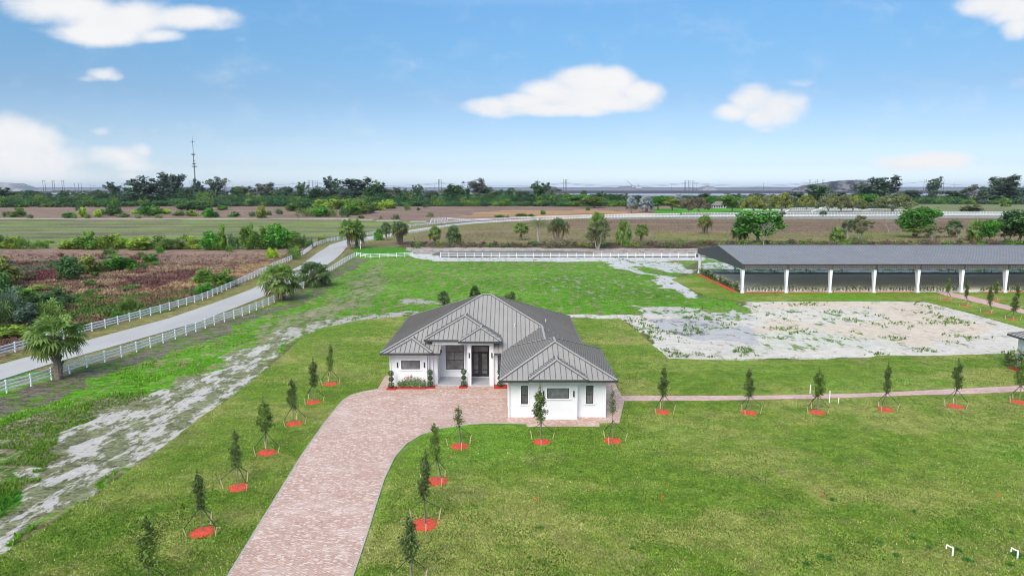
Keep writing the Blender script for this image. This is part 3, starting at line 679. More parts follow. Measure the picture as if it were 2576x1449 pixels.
def limbs(mb,p,d,L,r,depth,out,rnd,spread=.6,n=5,minr=.012):
    """forking limbs; the ends are collected in OUT"""
    q=p+d*L; m=p.lerp(q,.5)+Vector((rnd.uniform(-1,1),rnd.uniform(-1,1),0))*L*.07
    mb.path([p,m,q],[r,r*.85,r*.68],n)
    if depth==0: out.append(q); return
    k=rnd.choice((2,2,3))
    a0=rnd.uniform(0,6.28)
    for i in range(k):
        a=a0+6.28*i/k+rnd.uniform(-.4,.4); e=(d+Vector((math.cos(a),math.sin(a),rnd.uniform(-.1,.35)))*spread*rnd.uniform(.7,1.2)).normalized()
        limbs(mb,q,e,L*rnd.uniform(.65,.85),max(r*.62,minr),depth-1,out,rnd,spread,max(3,n-1),minr)
PROTO={}
def proto_tree(kind,var,w,h,crown,trunk,bark):
    a=np.empty(len(crown.vertices)*3,dtype=np.float32); crown.vertices.foreach_get('co',a); a=a.reshape(-1,3); r_=np.hypot(a[:,0],a[:,1])
    w=2*np.percentile(np.abs(a[:,0]),96); h=np.percentile(a[:,2],95. if kind=='spreading' else 97.5)
    PROTO.setdefault(kind,[]).append((float(w)*(1.12 if 'palm' in kind else 1.),float(h),crown,trunk,bark))
def bush_blobs(rnd,n=15):
    B=[(0,0,.33,.36,.36,.33,.9)]
    for i in range(n):
        a=rnd.uniform(0,6.28); rr=rnd.uniform(.1,.4); q=rnd.uniform(.09,.2); z=rnd.uniform(.15,.85)*(1.15-rr); B.append((math.cos(a)*rr,math.sin(a)*rr,z,q,q,q*rnd.uniform(.8,1.5),rnd.choice((.55,.8,1.1,1.5))))
    for i in range(5):
        a=rnd.uniform(0,6.28); rr=rnd.uniform(.0,.25); B.append((math.cos(a)*rr,math.sin(a)*rr,rnd.uniform(.8,1.),.07,.07,.16,1.4))
    return B
for k in range(4):
    rnd=random.Random(100+k); mb=MB(); ends=[]
    limbs(mb,Vector((0,0,0)),Vector((.1,0,1)).normalized(),.28,.03,2,ends,rnd,.9,4)
    proto_tree('bush',k,1.,1.,leafmesh('bush_foliage',[leaves(bush_blobs(rnd),2800,.085,.6,.4,1.9,k)]),mb.mesh('stem',BARK),None)
def fan(P,d,size,nl,droop,r,out,colr):
    """fan palm leaf: stiff ribs spreading from one point over most of a disc, tips drooping"""
    d=d/np.linalg.norm(d); side=np.cross(d,[0,0,1.]); side/=np.linalg.norm(side)+1e-9; up=np.cross(side,d)
    ro=r.normal()*.55; side,up=side*math.cos(ro)+up*math.sin(ro),up*math.cos(ro)-side*math.sin(ro)
    for i in range(nl):
        a=(i/(nl-1)-.5)*4.3+r.normal()*.05; L=size*(1-.2*abs(a)/2.1)*(.9+.2*r.random())
        e=d*math.cos(a)+side*math.sin(a)+up*(.22*math.cos(a)); e/=np.linalg.norm(e); wv=np.cross(e,up); wv/=np.linalg.norm(wv)+1e-9; wd=size*.2
        t=P+e*L+np.array([0,0,-droop*L*.6])
        out[0]+= [P-wv*wd*.12,P+e*L*.55-wv*wd*.5,P+e*L*.57,P+wv*wd*.12, P+e*L*.55-wv*wd*.5,t-wv*wd*.12,t+wv*wd*.12,P+e*L*.57+wv*wd*.5]
        out[1]+= [colr*(.8+.4*r.random())]*8
def palm_crown(seed,n=40,R=1.,dead=6,nl=15,petiole=.62,droop=.75,hang=0.):
    r=np.random.default_rng(seed); V=[[],[]]; 
    for i in range(n):
        t=(i+.5)/n; el=1.35-2.25*t**.9+r.normal()*.1-hang; az=i*2.4+r.normal()*.25
        d=np.array([math.cos(az)*math.cos(el),math.sin(az)*math.cos(el),math.sin(el)])
        P0=np.array([0,0,0.]); P1=P0+d*R*petiole*(.8+.3*r.random())
        sd=np.cross(d,[0,0,1.]); sd/=np.linalg.norm(sd)+1e-9
        isdead=(i>=n-dead); cc=np.array([1.,1.,1.])*(.72+.5*(1-t)) if not isdead else np.array([1.25,.75,.8])
        V[0]+= [P0-sd*.02*R,P1-sd*.015*R,P1+sd*.015*R,P0+sd*.02*R]; V[1]+= [cc*1.1]*4
        d2=d+np.array([0,0,-.2-.35*t]); fan(P1,d2,R*.4,nl,droop*(.5+t),r,V,cc)
    v=np.array(V[0]); c=np.concatenate([np.array(V[1]),np.ones((len(V[1]),1))],1); return v,c
def shift(pc,off,s=1.): return pc[0]*s+np.array(off),pc[1]
def trunk_mesh(pts,rs,n=9,mat=None,boots=True,seed=0):
    mb=MB(); mb.path([Vector(p) for p in pts],rs,n); r=random.Random(seed)
    if boots:   # old leaf bases
        for k in range(26):
            t=r.random()*(len(pts)-1); i=min(int(t),len(pts)-2); p=Vector(pts[i]).lerp(Vector(pts[i+1]),t-i); rr=rs[i]*(1-(t-i))+rs[i+1]*(t-i)
            a=r.uniform(0,6.28); e=Vector((math.cos(a),math.sin(a),1.1)); mb.bar(p+Vector((math.cos(a),math.sin(a),0))*rr*.8,p+e*rr*1.5,rr*.5,rr*.3)
    return mb.mesh('trunk',mat or BARK)
# sabal palms: (width, height, crown, trunk)
for k,(th,n,dd) in enumerate(((3.6,46,7),(2.3,48,8),(1.4,50,5))):
    R=2.1; h=th+R*.95
    proto_tree('palm',k,2*R,h,leafmesh('palm_crown',[shift(palm_crown(30+k,n,R,dd),(0,0,th+.1))]),trunk_mesh([(0,0,-.1),(.05,0,th*.5),(0,0,th+.1)],[.27,.24,.3],seed=k),None)
# clump of palms on several trunks with hanging dead skirts
rnd=random.Random(5); cps=[];mb=MB()
for i,(x,y,z) in enumerate(((-1.3,.3,3.2),(-.3,-.4,4.0),(.8,.3,3.9),(1.5,-.2,3.1),(.2,.8,3.5))):
    cps.append(shift(palm_crown(60+i,28,1.5,12,9,droop=1.2),(x,y,z))); mb.path([Vector((x*.45,y*.5,-.1)),Vector((x*.8,y*.8,z*.5)),Vector((x,y,z))],[.24,.2,.22],7)
proto_tree('palm_clump',0,6.2,5.2,leafmesh('palm_crown',cps),mb.mesh('trunk',BARK),None)
# feather palm
def feather(seed,n=15,L=2.6):
    r=np.random.default_rng(seed); V=[];Cc=[]
    for i in range(n):
        az=i*2.4; el=1.1-1.1*(i/n); p=np.array([0,0,0.]); d=np.array([math.cos(az)*math.cos(el),math.sin(az)*math.cos(el),math.sin(el)])
        for s in range(14):
            q=p+d*L/14; sd=np.cross(d,[0,0,1.]); sd/=np.linalg.norm(sd)+1e-9; l=L*.3*math.sin(math.pi*(s+1.5)/16)
            for g in (-1,1):
                t=p+sd*g*l*.7+d*l*.5+np.array([0,0,-l*.55]); V+= [p,p+(t-p)*.5+d*.07,t,q*.6+p*.4]; Cc+= [np.array([1,1,1.,1])*(.8+.4*r.random())]*4
            p=q; d=d+np.array([0,0,-.115]); d/=np.linalg.norm(d)
    return np.array(V),np.array(Cc)
proto_tree('feather_palm',0,4.6,6.2,leafmesh('palm_crown',[shift(feather(3),(0,0,4.3)),shift(feather(4,9,1.9),(-.5,.3,3.6))]),trunk_mesh([(0,0,-.1),(.1,0,2),(0,0,4.3)],[.17,.14,.13],7,PALEBARK,False),None)
# palmetto: stemless fans
for k in range(3):
    r=np.random.default_rng(80+k); V=[[],[]]
    for i in range(26):
        a=r.random()*6.28; rr=r.random()**.5*.28; el=.25+r.random()*1.1; d=np.array([math.cos(a)*math.cos(el),math.sin(a)*math.cos(el),math.sin(el)])
        P=np.array([math.cos(a)*rr,math.sin(a)*rr,0.]); P1=P+d*(.2+.3*r.random()); cc=np.array([1.,1,1])*(.6+.7*r.random())
        V[0]+= [P,P1,P1+np.array([.01,0,0]),P+np.array([.01,0,0])];V[1]+= [cc]*4; fan(P1,d,.34,9,.45,r,V,cc)
    v=np.array(V[0]); v[:,2]=np.maximum(v[:,2],0); v[:,2]*=1.1
    c=np.concatenate([np.array(V[1]),np.ones((len(V[1]),1))],1)
    mb=MB(); mb.tube((0,0,-.02),(0,0,.15),.05,.04,6)
    proto_tree('palmetto',k,1.15,.95,leafmesh('palmetto_fans',[(v,c)]),mb.mesh('stem',BARK),None)
def crown_from(ends,rnd,rx,rz,n,size,seed,lo=.6,hi=1.35,core=None,shell=.6,asp=1.6):
    B=[(e.x,e.y,e.z,rx*rnd.uniform(.7,1.3),rx*rnd.uniform(.7,1.3),rz*rnd.uniform(.7,1.3),rnd.uniform(lo,hi)) for e in ends]+(core or [])
    return leafmesh('leaf_crown',[leaves(B,n,size,shell,.3,asp,seed)])
for k in range(3):   # broadleaf, dense lumpy crown   (w 6, h 7)
    rnd=random.Random(200+k); mb=MB(); ends=[]; limbs(mb,Vector((0,0,-.1)),Vector((0,0,1)),1.7,.2,3,ends,rnd,.75,6)
    B=[(0,0,4.3,2.2,2.2,1.9,.8)]
    for i in range(16):
        a=rnd.uniform(0,6.28); rr=rnd.uniform(.8,2.1); z=rnd.uniform(2.5,6.0); q=rnd.uniform(.7,1.2); B.append((math.cos(a)*rr,math.sin(a)*rr,z-rr*.25,q,q,q*.85,rnd.uniform(.65,1.4)))
    proto_tree('broadleaf',k,6.2,6.9,leafmesh('leaf_crown',[leaves(B,4200,.36,.45,.35,1.5,k+7)]),mb.mesh('trunk',BARK),None)
for k in range(3):   # spreading dome on several limbs, see-through (w 10, h 6)
    rnd=random.Random(300+k); mb=MB(); ends=[]
    mb.path([Vector((0,0,-.1)),Vector((.1,0,.8))],[.28,.24],7)
    for j in range(4):
        a=6.28*j/4+rnd.uniform(-.4,.4); limbs(mb,Vector((.1,0,.7)),Vector((math.cos(a)*.8,math.sin(a)*.8,.85)).normalized(),1.6,.15,3,ends,rnd,.6,5)
    B=[]
    for i in range(60):
        a=rnd.uniform(0,6.28); rr=4.3*rnd.random()**.5; z=5.5-3.3*(rr/4.5)**2+rnd.uniform(-.9,.2); B.append((math.cos(a)*rr,math.sin(a)*rr,z-.4,.95,.95,.6,rnd.uniform(.55,1.45)))
    proto_tree('spreading',k,10,6.,leafmesh('leaf_crown',[leaves(B,9000,.34,.9,.3,1.8,k+17)]),mb.mesh('trunk',PALEBARK),None)
for k in range(4):   # tall ragged dark tree (w 9, h 13): plumes on rising limbs with sky between
    rnd=random.Random(400+k); mb=MB(); B=[]
    mb.path([Vector((0,0,-.2)),Vector((.3,0,3)),Vector((0,.2,6))],[.4,.32,.25],6)
    wide=rnd.uniform(.75,1.15)
    for j in range(17):
        a=rnd.uniform(0,6.28); z0=rnd.uniform(.8,6.5); L=rnd.uniform(2.6,6.2); d=Vector((math.cos(a)*rnd.uniform(.25,.85)*wide,math.sin(a)*rnd.uniform(.25,.85)*wide,rnd.uniform(.8,1.7))).normalized()
        if z0+L*d.z>12.3: L=(12.3-z0)/d.z
        p=Vector((.2,.1,z0)); q=p+d*L; mb.path([p,p.lerp(q,.5)+Vector((0,0,-.2)),q],[.13,.09,.04],4)
        for s_ in (.3,.5,.7,.85,1.):
            c=p.lerp(q,s_)+Vector((rnd.uniform(-.5,.5),rnd.uniform(-.5,.5),rnd.uniform(-.2,.3))); rr=rnd.uniform(.45,.95)*(1.25-.45*s_); B.append((c.x,c.y,c.z,rr,rr,rr*rnd.uniform(.8,1.5),rnd.uniform(.55,1.6)))
    for j in range(16):
        a=rnd.uniform(0,6.28); r2=rnd.uniform(0,2.8); B.append((math.cos(a)*r2,math.sin(a)*r2,rnd.uniform(.8,5.5-r2*.6),1.3,1.3,1.2,rnd.uniform(.6,1.2)))
    proto_tree('ragged',k,8.5,13,leafmesh('leaf_crown',[leaves(B,4600,.6,.75,.2,2.0,k+27)]),mb.mesh('trunk',PALEBARK),None)
for k in range(3):   # leafless or nearly so (w 4, h 6)
    rnd=random.Random(500+k); mb=MB(); ends=[]; limbs(mb,Vector((0,0,-.1)),Vector((0,0,1)),1.6,.12,5,ends,rnd,.55,4,.022)
    B=[(e.x,e.y,e.z,.4,.4,.3,1.) for e in ends]
    proto_tree('bare',k,4.6,5.9,leafmesh('leaf_crown',[leaves(B,260,.12,.9,.2,1.8,k+37)]),mb.mesh('trunk',PALEBARK),None)
for k in range(2):   # small-leaved tree, airy upright crown (w 4.5, h 7)
    rnd=random.Random(600+k); mb=MB(); ends=[]
    for a in (0.,2.2,4.2): limbs(mb,Vector((math.cos(a)*.15,math.sin(a)*.15,-.1)),Vector((math.cos(a)*.18,math.sin(a)*.18,1)).normalized(),1.9,.1,3,ends,rnd,.5,5)
    B=[]
    for i in range(34):
        a=rnd.uniform(0,6.28); z=rnd.uniform(2.,6.6); mx=2.2*math.sin(math.pi*min(1,(z-1.2)/5.8))**.6; rr=mx*rnd.random()**.5; B.append((math.cos(a)*rr,math.sin(a)*rr,z,.55,.55,.5,rnd.uniform(.65,1.35)))
    proto_tree('airy',k,4.9,7.,leafmesh('leaf_crown',[leaves(B,3600,.24,.9,.3,1.8,k+47)]),mb.mesh('trunk',PALEBARK),None)
mb=MB(); mb.tube((0,0,-.1),(0,0,1),.12,.1,6)
B=[(0,0,.6+i*.55,.62*(1-i/16),.62*(1-i/16),.5,1.) for i in range(14)]
proto_tree('cypress',0,1.3,8.4,leafmesh('leaf_crown',[leaves(B,900,.22,.5,.4,1.6,57)]),mb.mesh('trunk',BARK),None)
EXTRA=[(110,512,486,34),(160,511,483,30),(215,510,484,36),(255,510,480,30),(330,512,474,30),(405,512,470,34),(472,512,474,30),(590,510,476,32),(700,511,478,34),(722,511,472,26),(790,512,478,34),(812,512,474,28),(865,512,474,30),(930,512,470,34),(1028,511,479,28),(1085,512,482,32),(1165,512,478,30),(1250,512,480,32),(1315,512,482,32),(1500,516,486,34),(1560,516,490,34),(1600,516,493,30),(1770,508,489,34),(1845,508,489,36),(1900,508,488,34),(2010,506,486,32),(2110,508,484,38),(2290,510,480,40),(2400,509,482,42),(2480,510,474,36)]
COUNT={}
PARTN={'bush':('foliage','stem'),'palmetto':('fronds','stem')}
NAMES={'bush':('shrub','shrub'),'palm':('palm_tree','palm tree'),'palm_clump':('palm_tree','palm tree'),'feather_palm':('palm_tree','palm tree'),'palmetto':('palmetto','palmetto'),'broadleaf':('tree','tree'),
 'spreading':('spreading_tree','tree'),'ragged':('ragged_tree','tree'),'bare':('bare_tree','tree'),'airy':('tree','tree'),'cypress':('cypress','tree')}
PLACED=[]
KW={'bare':1.05,'bush':1.1}
def plant(kind,x,y,ytop,wpx,col,label,group=None,at=None,name=None):
    """stands at ground point (x,y) of the photo, reaches up to row ytop, wpx wide"""
    L=PROTO[kind]; i=COUNT.get(kind,0); COUNT[kind]=i+1; w,h,cm,tm,_=L[i%len(L)]
    g=G(x,y) if at is None else Vector(at); top=atY(x,ytop,g.y).z; top=max(top,.3)
    depth=g.y*cP+H*sP; width=wpx*depth/F
    nm,cat=NAMES[kind]; root=empty(name or nm,(g.x,g.y,-.04),random.uniform(0,6.28)); tag(root,label,cat,group)
    k_=KW.get(kind,1.06); sx=width/w*k_; root.scale=(sx,sx*random.uniform(.9,1.05),top/h)
    pn=PARTN.get(kind,('crown','trunk'))
    c=link(pn[0],cm,root); c.color=col; t=link(pn[1],tm,root)
    PLACED.append((g.x,g.y,width/2)); return root
def K(r,g,b,k=1.05): return (lin(r)*k,lin(g)*k,lin(b)*k,1.)
DG=K(70,104,58); MG=K(96,134,52); YG=K(136,160,58); BG=K(76,134,46); OG=K(112,120,78); OLV=K(122,132,62); GRY=K(118,122,112); DK=K(84,104,86); DK2=K(74,94,82); PG=K(104,130,62); PD=K(80,104,60); SG=K(140,150,154); LIME=K(150,184,50); BR=K(112,104,84)
GR_ROAD='palms and trees standing along the ditch and the road'
T=[ # kind,x,y,top,width,colour,label
 ('palm',148,951,800,112,PG,'big fan palm beside the near white fence, road passing behind it'),
 ('palmetto',125,808,757,64,PG,'bushy palmetto just beyond the field fence behind the big fan palm'),
 ('palm',707,755,668,90,PG,'round squat fan palm at the road edge breaking the near white fence'),
 ('palm',790,719,662,74,PD,'low wide fan palm beside the fence past the round squat palm'),
 ('palm',878,626,554,46,PG,'front palm of the tall pair at the road bend'),('palm',897,624,555,44,PG,'rear palm of the tall pair at the road bend'),
 ('palm',953,604,577,23,BG,'small bright palm between the road fences past the bend'),
 ('palm_clump',1004,612,559,62,PD,'thick palm clump on several trunks near the road bend'),
 ('palm',972,604,560,22,PD,'single palm at the left edge of the thick palm clump'),
 ('palm',1095,611,570,31,PG,'shorter palm of two standing alone by the ditch, orange brush at its foot'),
 ('palm',1142,612.5,570,32,PD,'palm beside the orange brush palm, with dark hanging skirt'),
 ('palm',1311,604,561,36,PG,'round-headed palm left of the wind-bent feather palm'),
 ('feather_palm',1354,609,548,46,K(84,120,44),'wind-bent feather palm leaning its fronds to one side'),
 ('palm_clump',1405,608,550,54,PD,'wide multi-trunk palm clump right of the feather palm'),
 ('palm',1503,614,538,46,PG,'tall palm partly hidden by the airy leafy tree'),
 ('airy',1504,628,557,62,OG,'airy small-leaved tree with several pale stems near the back fence'),
 ('palm',1568,616,557,34,PG,'palm with bright head right of the airy tree'),('palm',1613,611,566,34,PG,'shorter palm with dead brown fronds, right of the bright-headed palm'),
 ('palm_clump',1773,587,543,53,PG,'broad palm clump alone in the brown field'),
 ('palm',1862,611,553,42,PD,'narrow shaggy palm beside the big glossy green tree'),
 ('broadleaf',1905,616,537,88,BG,'big glossy green tree behind the leafless pale tree'),('bare',1921,621,557,42,GRY,'leafless pale tree in front of the glossy green tree'),
 ('palm',2105,615,573,34,PG,'palm at the ditch behind the arena roof, left of the dark upright tree'),('airy',2132,602,555,28,DG,'dark upright tree beside the palm behind the arena'),
 ('airy',2164,603,545,48,OG,'half-bare olive tree with grey branches behind the arena roof'),('bare',2234,590,552,28,GRY,'thin bare tree alone in the brown field'),
 ('broadleaf',2303,598,526,76,BG,'tall round glossy tree rising over the white fences beyond the arena'),('palm',2300,598,565,50,PG,'palm at the foot of the tall round glossy tree'),
 ('airy',2346,607,567,50,OG,'pale feathery tree right of the tall glossy tree'),('palm',2397,597,555,36,PD,'palm above the dark leafless thicket'),('bare',2410,606,568,34,GRY,'dark leafless thicket tree in front of a palm'),
 ('palm',2452,605,556,36,PG,'palm left of the bright green upright tree'),('broadleaf',2488,614,556,38,BG,'bright green upright tree behind the arena roof'),
 ('airy',2530,612,553,60,OG,'greyish tangled tree before the dark mass at the frame edge'),('broadleaf',2566,614,533,72,DG,'large dark green tree at the right frame edge'),('broadleaf',2610,616,540,80,MG,'leafy tree just past the dark tree at the frame edge'),
 # far house and paddock trees
 ('palmetto',1588,527,507,30,DK,'dark palm shrub before the far garden'),('palm',1588,536,496,21,SG,'silver fan palm, the slimmer of two by the far garden bed'),('palm',1626,534,495,33,SG,'broader silver fan palm by the far garden bed'),
 ('palm',2135,504,489,17,SG,'silver-blue palm in front of the far hedge') if 0 else ('palm',1706,508,488,18,SG,'silver palm head showing behind the olive garden trees'),
 ('broadleaf',1655,529,495,36,BG,'bright round tree beside the broader silver palm'),('broadleaf',1690,530,502,38,OLV,'olive-yellow rounded tree right of the silver palms'),
 ('spreading',1732,537,501,36,BR,'brownish thin-leaved tree at the start of the paddock row'),('spreading',1759,538,501,44,BR,'second brownish spreading tree of the paddock row'),
 ('broadleaf',1788,522,495,34,BG,'bright tree left of the grey-roofed far house'),('broadleaf',1842,533,494,44,MG,'dark green round tree right of the far house'),
 ('bare',1864,534,498,28,GRY,'greyish thin tree beside the dark round tree by the far house'),
 ('spreading',1896,536,496,50,OLV,'yellow-olive spreading tree, brightest of the paddock row'),('spreading',1937,536,495,46,OG,'grey-olive spreading tree next to the brightest one'),
 ('spreading',1967,537,490,48,OLV,'tall olive spreading tree with a small palm at its foot'),('airy',1994,518,494,30,GRY,'grey small tree behind the paddock fence'),
 ('spreading',2028,529,494,40,OLV,'olive tree standing inside the white paddock fences'),('ragged',2057,510,470,44,DG,'tall dark tree rising behind the olive paddock trees'),
 ('spreading',2083,536,493,46,OG,'grey-olive spreading tree beside a small palm at the road fence'),('spreading',2116,534,495,46,OG,'pale olive spreading tree right of the small palm'),
 ('spreading',2146,533,496,50,OLV,'olive spreading tree in front of the bright green one'),('broadleaf',2180,523,490,48,BG,'bright green rounded tree between two olive trees'),
 ('spreading',2245,535,493,86,OG,'widest tree of the paddock row, greyish dome with green back'),
 ('palm',1968,544,533,15,PD,'small palm at the road fence under the tall olive tree'),('palm',2070,544,531,17,PD,'small palm at the road fence between olive trees'),
 ('bush',2447,532,516,50,OG,'wide low olive shrub on the far green paddock'),('palm',2529,520,500,25,PG,'lone palm on the far green paddock'),
 ('cypress',1981,492,481,4.5,DK2,'first dark cypress of the trio on the skyline'),('cypress',1986,492,480,4.5,DK2,'middle dark cypress of the trio on the skyline'),('cypress',1992.5,492,481,6,DK2,'widest dark cypress of the trio on the skyline'),
 # tree belt: trees that stand above it
 ('ragged',8,512,475,58,DK,'dark ragged tree at the belt\'s left end by the frame edge'),('broadleaf',65,508,481,52,DK,'dark rounded tree by the left mound'),
 ('ragged',291,506,464,34,DK,'slim ragged tree, leftmost of those rising over the belt'),('ragged',367,516,452,66,DK2,'big dark ragged tree left of the radio mast'),
 ('ragged',441,512,443,58,DK2,'tallest dark tree close left of the radio mast'),('ragged',493,504,457,24,DK2,'narrow dark tree hiding the foot of the radio mast'),('ragged',517,506,471,34,DK,'low dark tree right of the radio mast'),
 ('ragged',545,506,452,36,DK,'dark tree with plume tops before the bare-crowned one'),('bare',567,506,448,36,GRY,'bare-crowned pale tree on the skyline right of the mast'),
 ('broadleaf',606,506,471,34,K(112,110,72),'brown-olive rounded tree in the far belt'),('ragged',666,506,465,46,GRY,'grey half-bare tree in the far belt'),('ragged',642,504,474,28,DK,'small dark tree beside the grey half-bare one'),
 ('ragged',755,506,464,28,DG,'thin green tree with spiky tops in the far belt'),('ragged',838,510,451,34,DK2,'upright dark tree standing clear on the skyline'),
 ('ragged',900,510,454,64,DK2,'wide dark windblown tree right of the upright one'),('ragged',958,512,463,36,DG,'green ragged tree behind the olive thicket'),('airy',981,512,479,30,OG,'grey-olive tree between two dark ones in the belt'),('ragged',1006,510,476,30,DK,'dark tree at the thicket\'s right end'),
 ('ragged',1053,508,469,22,DG,'narrow dark-green tree in the belt left of the three poles'),('ragged',1140,512,469,40,DG,'rounded green tree right of the three poles'),
 ('ragged',1209,508,457,56,GRY,'large grey-green ragged tree over the belt\'s middle'),('ragged',1282,510,477,28,DG,'small green ragged tree right of the large grey one'),
 ('ragged',1355,512,463,36,DG,'green tree with pointed top left of the grey thicket'),('airy',1391,512,471,46,GRY,'grey leafy thicket tree near the second set of three poles'),('airy',1422,510,484,28,OG,'pale small tree below the second set of poles'),
 ('palm',1469,498,480,16,DG,'palm head rising alone above the belt'),
 ('broadleaf',1450,517,491,58,MG,'mid-green rounded tree at the belt\'s right part'),('broadleaf',1495,523,496,58,PG,'yellowish-green rounded tree beyond the ploughed field'),('broadleaf',1533,516,490,54,DG,'darker rounded tree behind the yellowish-green one'),
 ('ragged',2218,509,450,60,DK,'big dark ragged tree right of the great spoil mound'),('ragged',2180,509,466,44,DK,'dark tree in front of the great spoil mound'),('ragged',2158,504,466,26,GRY,'greyish tree at the foot of the great spoil mound'),
 ('ragged',2347,505,452,30,DK,'lone dark tree between two pairs of pylons'),('airy',2452,507,466,44,GRY,'thin grey tree left of the last big skyline tree'),('ragged',2517,510,449,70,DK,'last big dark skyline tree near the right edge'),('ragged',2560,508,472,40,DK,'smaller dark tree at the far right edge of the belt'),
 # palms behind the house
 ('palm',1116,768,733,29,PD,'small palm behind the house left of the roof peak'),('palm',1195,757,721,24,K(60,80,44),'dark small palm behind the roof peak'),('palmetto',1281,760,738,30,PD,'low palm showing over the right roof slope'),('airy',1290,760,734,12,PD,'slim young tree showing over the right roof slope'),
]
for t in T: plant(*t[:6],t[6],None)
ORD=['first','second','third','fourth','fifth','sixth','seventh','eighth','ninth','tenth','eleventh','twelfth','thirteenth','fourteenth','fifteenth','sixteenth','seventeenth','eighteenth','nineteenth','twentieth']
ORD+=['twenty-'+o for o in ORD[:9]]+['thirtieth']+['thirty-'+o for o in ORD[:9]]+['fortieth']+['forty-'+o for o in ORD[:9]]+['fiftieth']
CN={id(DG):'dark green',id(MG):'mid-green',id(YG):'yellow-green',id(BG):'bright green',id(OG):'grey-olive',id(OLV):'olive',id(LIME):'lime-green',id(PG):'green',id(PD):'deep green',id(DK):'blackish green',id(GRY):'greyish',id(BR):'brownish'}
def row(items,where,group):
    items=sorted(items,key=lambda t:t[1])
    for i,(kind,x,y,top,w,col) in enumerate(items):
        big='low ' if y-top<9 else ('tall ' if y-top>26 else '')
        plant(kind,x,y,top,w,col,f"{big}{CN[id(col)]} {'fan palm bush' if kind=='palmetto' else 'shrub'}, {ORD[i]} from the left {where}",group)
for i,(x,y,tp,w) in enumerate(EXTRA):
    plant('ragged' if i%3 else 'broadleaf',x,y,tp,w,(DK,DG,K(92,112,84))[i%3],f"middling {('dark','green','greyish')[i%3]} tree within the far belt, {ORD[i]} of its kind from the left",'middling trees of the far belt')
r1=lambda L,ox=0:[(k,ox+x/6,429.3+y/6,429.3+t/6,w/6,c) for k,x,y,t,w,c in L]
row(r1([('palmetto',120,700,615,150,DG),('bush',290,698,570,180,MG),('palmetto',460,722,662,80,DG),('bush',1030,715,640,150,BG),('palmetto',1120,722,662,90,PG),('palmetto',1330,722,652,110,PG),('bush',1258,705,565,100,LIME),('bush',1493,702,598,95,LIME),('bush',1690,682,530,190,DG),
 ('bush',1560,670,590,100,PG),('bush',1860,702,640,150,PG),('palmetto',2115,652,560,115,DG),('bush',2250,692,545,190,BG),('bush',2375,662,550,120,PG),('bush',2500,657,585,120,LIME),('palmetto',2085,722,668,90,PG),('palmetto',2400,722,662,95,PG),('palmetto',1200,612,508,120,DG),('bush',2180,575,500,100,DG),('bush',2020,655,600,70,LIME)])
 +r1([('bush',130,682,612,150,PG),('bush',330,692,600,150,YG),('bush',588,705,575,215,BG),('bush',770,597,528,130,MG),('bush',955,697,622,130,BG),('palmetto',1230,697,622,100,DG),('bush',1365,716,550,140,OLV),('bush',1480,672,608,80,MG),('palmetto',1630,662,582,115,DG),('bush',260,600,470,260,DG),('bush',470,600,470,240,DG)],429.3),
 'in the purple field','shrubs dotted over the purple field')
row(r1([('bush',1850,612,510,180,MG),('palmetto',2060,692,560,300,PG),('bush',2050,600,490,230,DG),('bush',2250,696,540,220,BG),('bush',2300,560,450,260,YG),('palmetto',2420,696,560,200,PG),('bush',2520,580,450,240,YG)],429.3)
 +r1([('palmetto',40,700,560,170,DG),('bush',160,670,480,260,MG),('bush',60,560,450,200,YG),('bush',330,650,460,240,PG),('bush',430,640,520,160,DG),('bush',520,600,490,180,YG),('bush',670,575,455,220,YG),('bush',780,565,460,120,YG),('palmetto',260,560,420,150,OG)],858.7),
 'in the green thicket','shrubs of the green thicket')
row(r1([('palmetto',990,600,500,120,PG),('palmetto',820,737,658,110,DG),('palmetto',600,732,680,70,OLV),('palmetto',1340,702,630,110,PG),('bush',1160,597,560,50,DG),('palmetto',1270,562,500,70,DG),('bush',2400,712,668,130,MG),('bush',2510,708,680,50,MG),('bush',310,720,680,90,OLV)],858.7)
 +r1([('bush',145,697,650,130,MG),('bush',295,692,655,85,MG),('bush',465,662,604,88,MG),('bush',1140,602,552,62,PG)],1288),
 'on the ploughed brown field','low bushes of the ploughed brown field')
row(r1([('palmetto',-60,1175,960,200,DG),('palmetto',60,1175,970,170,DG),('bush',200,1178,1010,200,YG),('palmetto',350,1182,1020,220,MG),('palmetto',600,1175,1060,210,MG),('bush',740,1090,1055,120,YG),('bush',1080,1175,1040,300,YG),('bush',1300,1185,945,340,MG),('palmetto',1480,1185,1000,260,MG),('bush',1700,1180,975,280,YG),
 ('palmetto',1600,1185,1050,240,PG),('bush',1890,1170,1035,180,LIME),('bush',2130,1185,1005,330,YG),('palmetto',2280,1185,1080,220,MG),('bush',2450,1185,990,280,PG),('palmetto',2540,1185,1060,160,DG)])
 +r1([('bush',120,1182,1030,190,PG),('palmetto',215,1040,960,85,MG),('bush',330,1180,1005,200,YG),('bush',600,1192,940,280,BG),('bush',780,1190,850,140,MG),('palmetto',700,1195,1060,260,MG),('palmetto',970,1190,960,200,DG),('bush',1170,1190,845,170,MG),('palmetto',1250,1185,1040,200,MG),('bush',1440,1180,870,260,MG),('bush',1600,1175,840,330,BG),
 ('palmetto',1560,1180,1040,300,DG),('bush',1890,1165,935,230,PG),('palmetto',2060,1165,1000,210,DG),('palmetto',1860,1335,1135,220,MG),('palmetto',1540,1312,1180,180,LIME),('palmetto',890,1225,1115,110,MG),('bush',2300,1075,1000,120,YG)],429.3),
 'in the row between fields','shrubs of the row between the left fields')
r2=lambda L:[(k,x/6,635.4+y/6,635.4+t/6,w/6,c) for k,x,y,t,w,c in L]
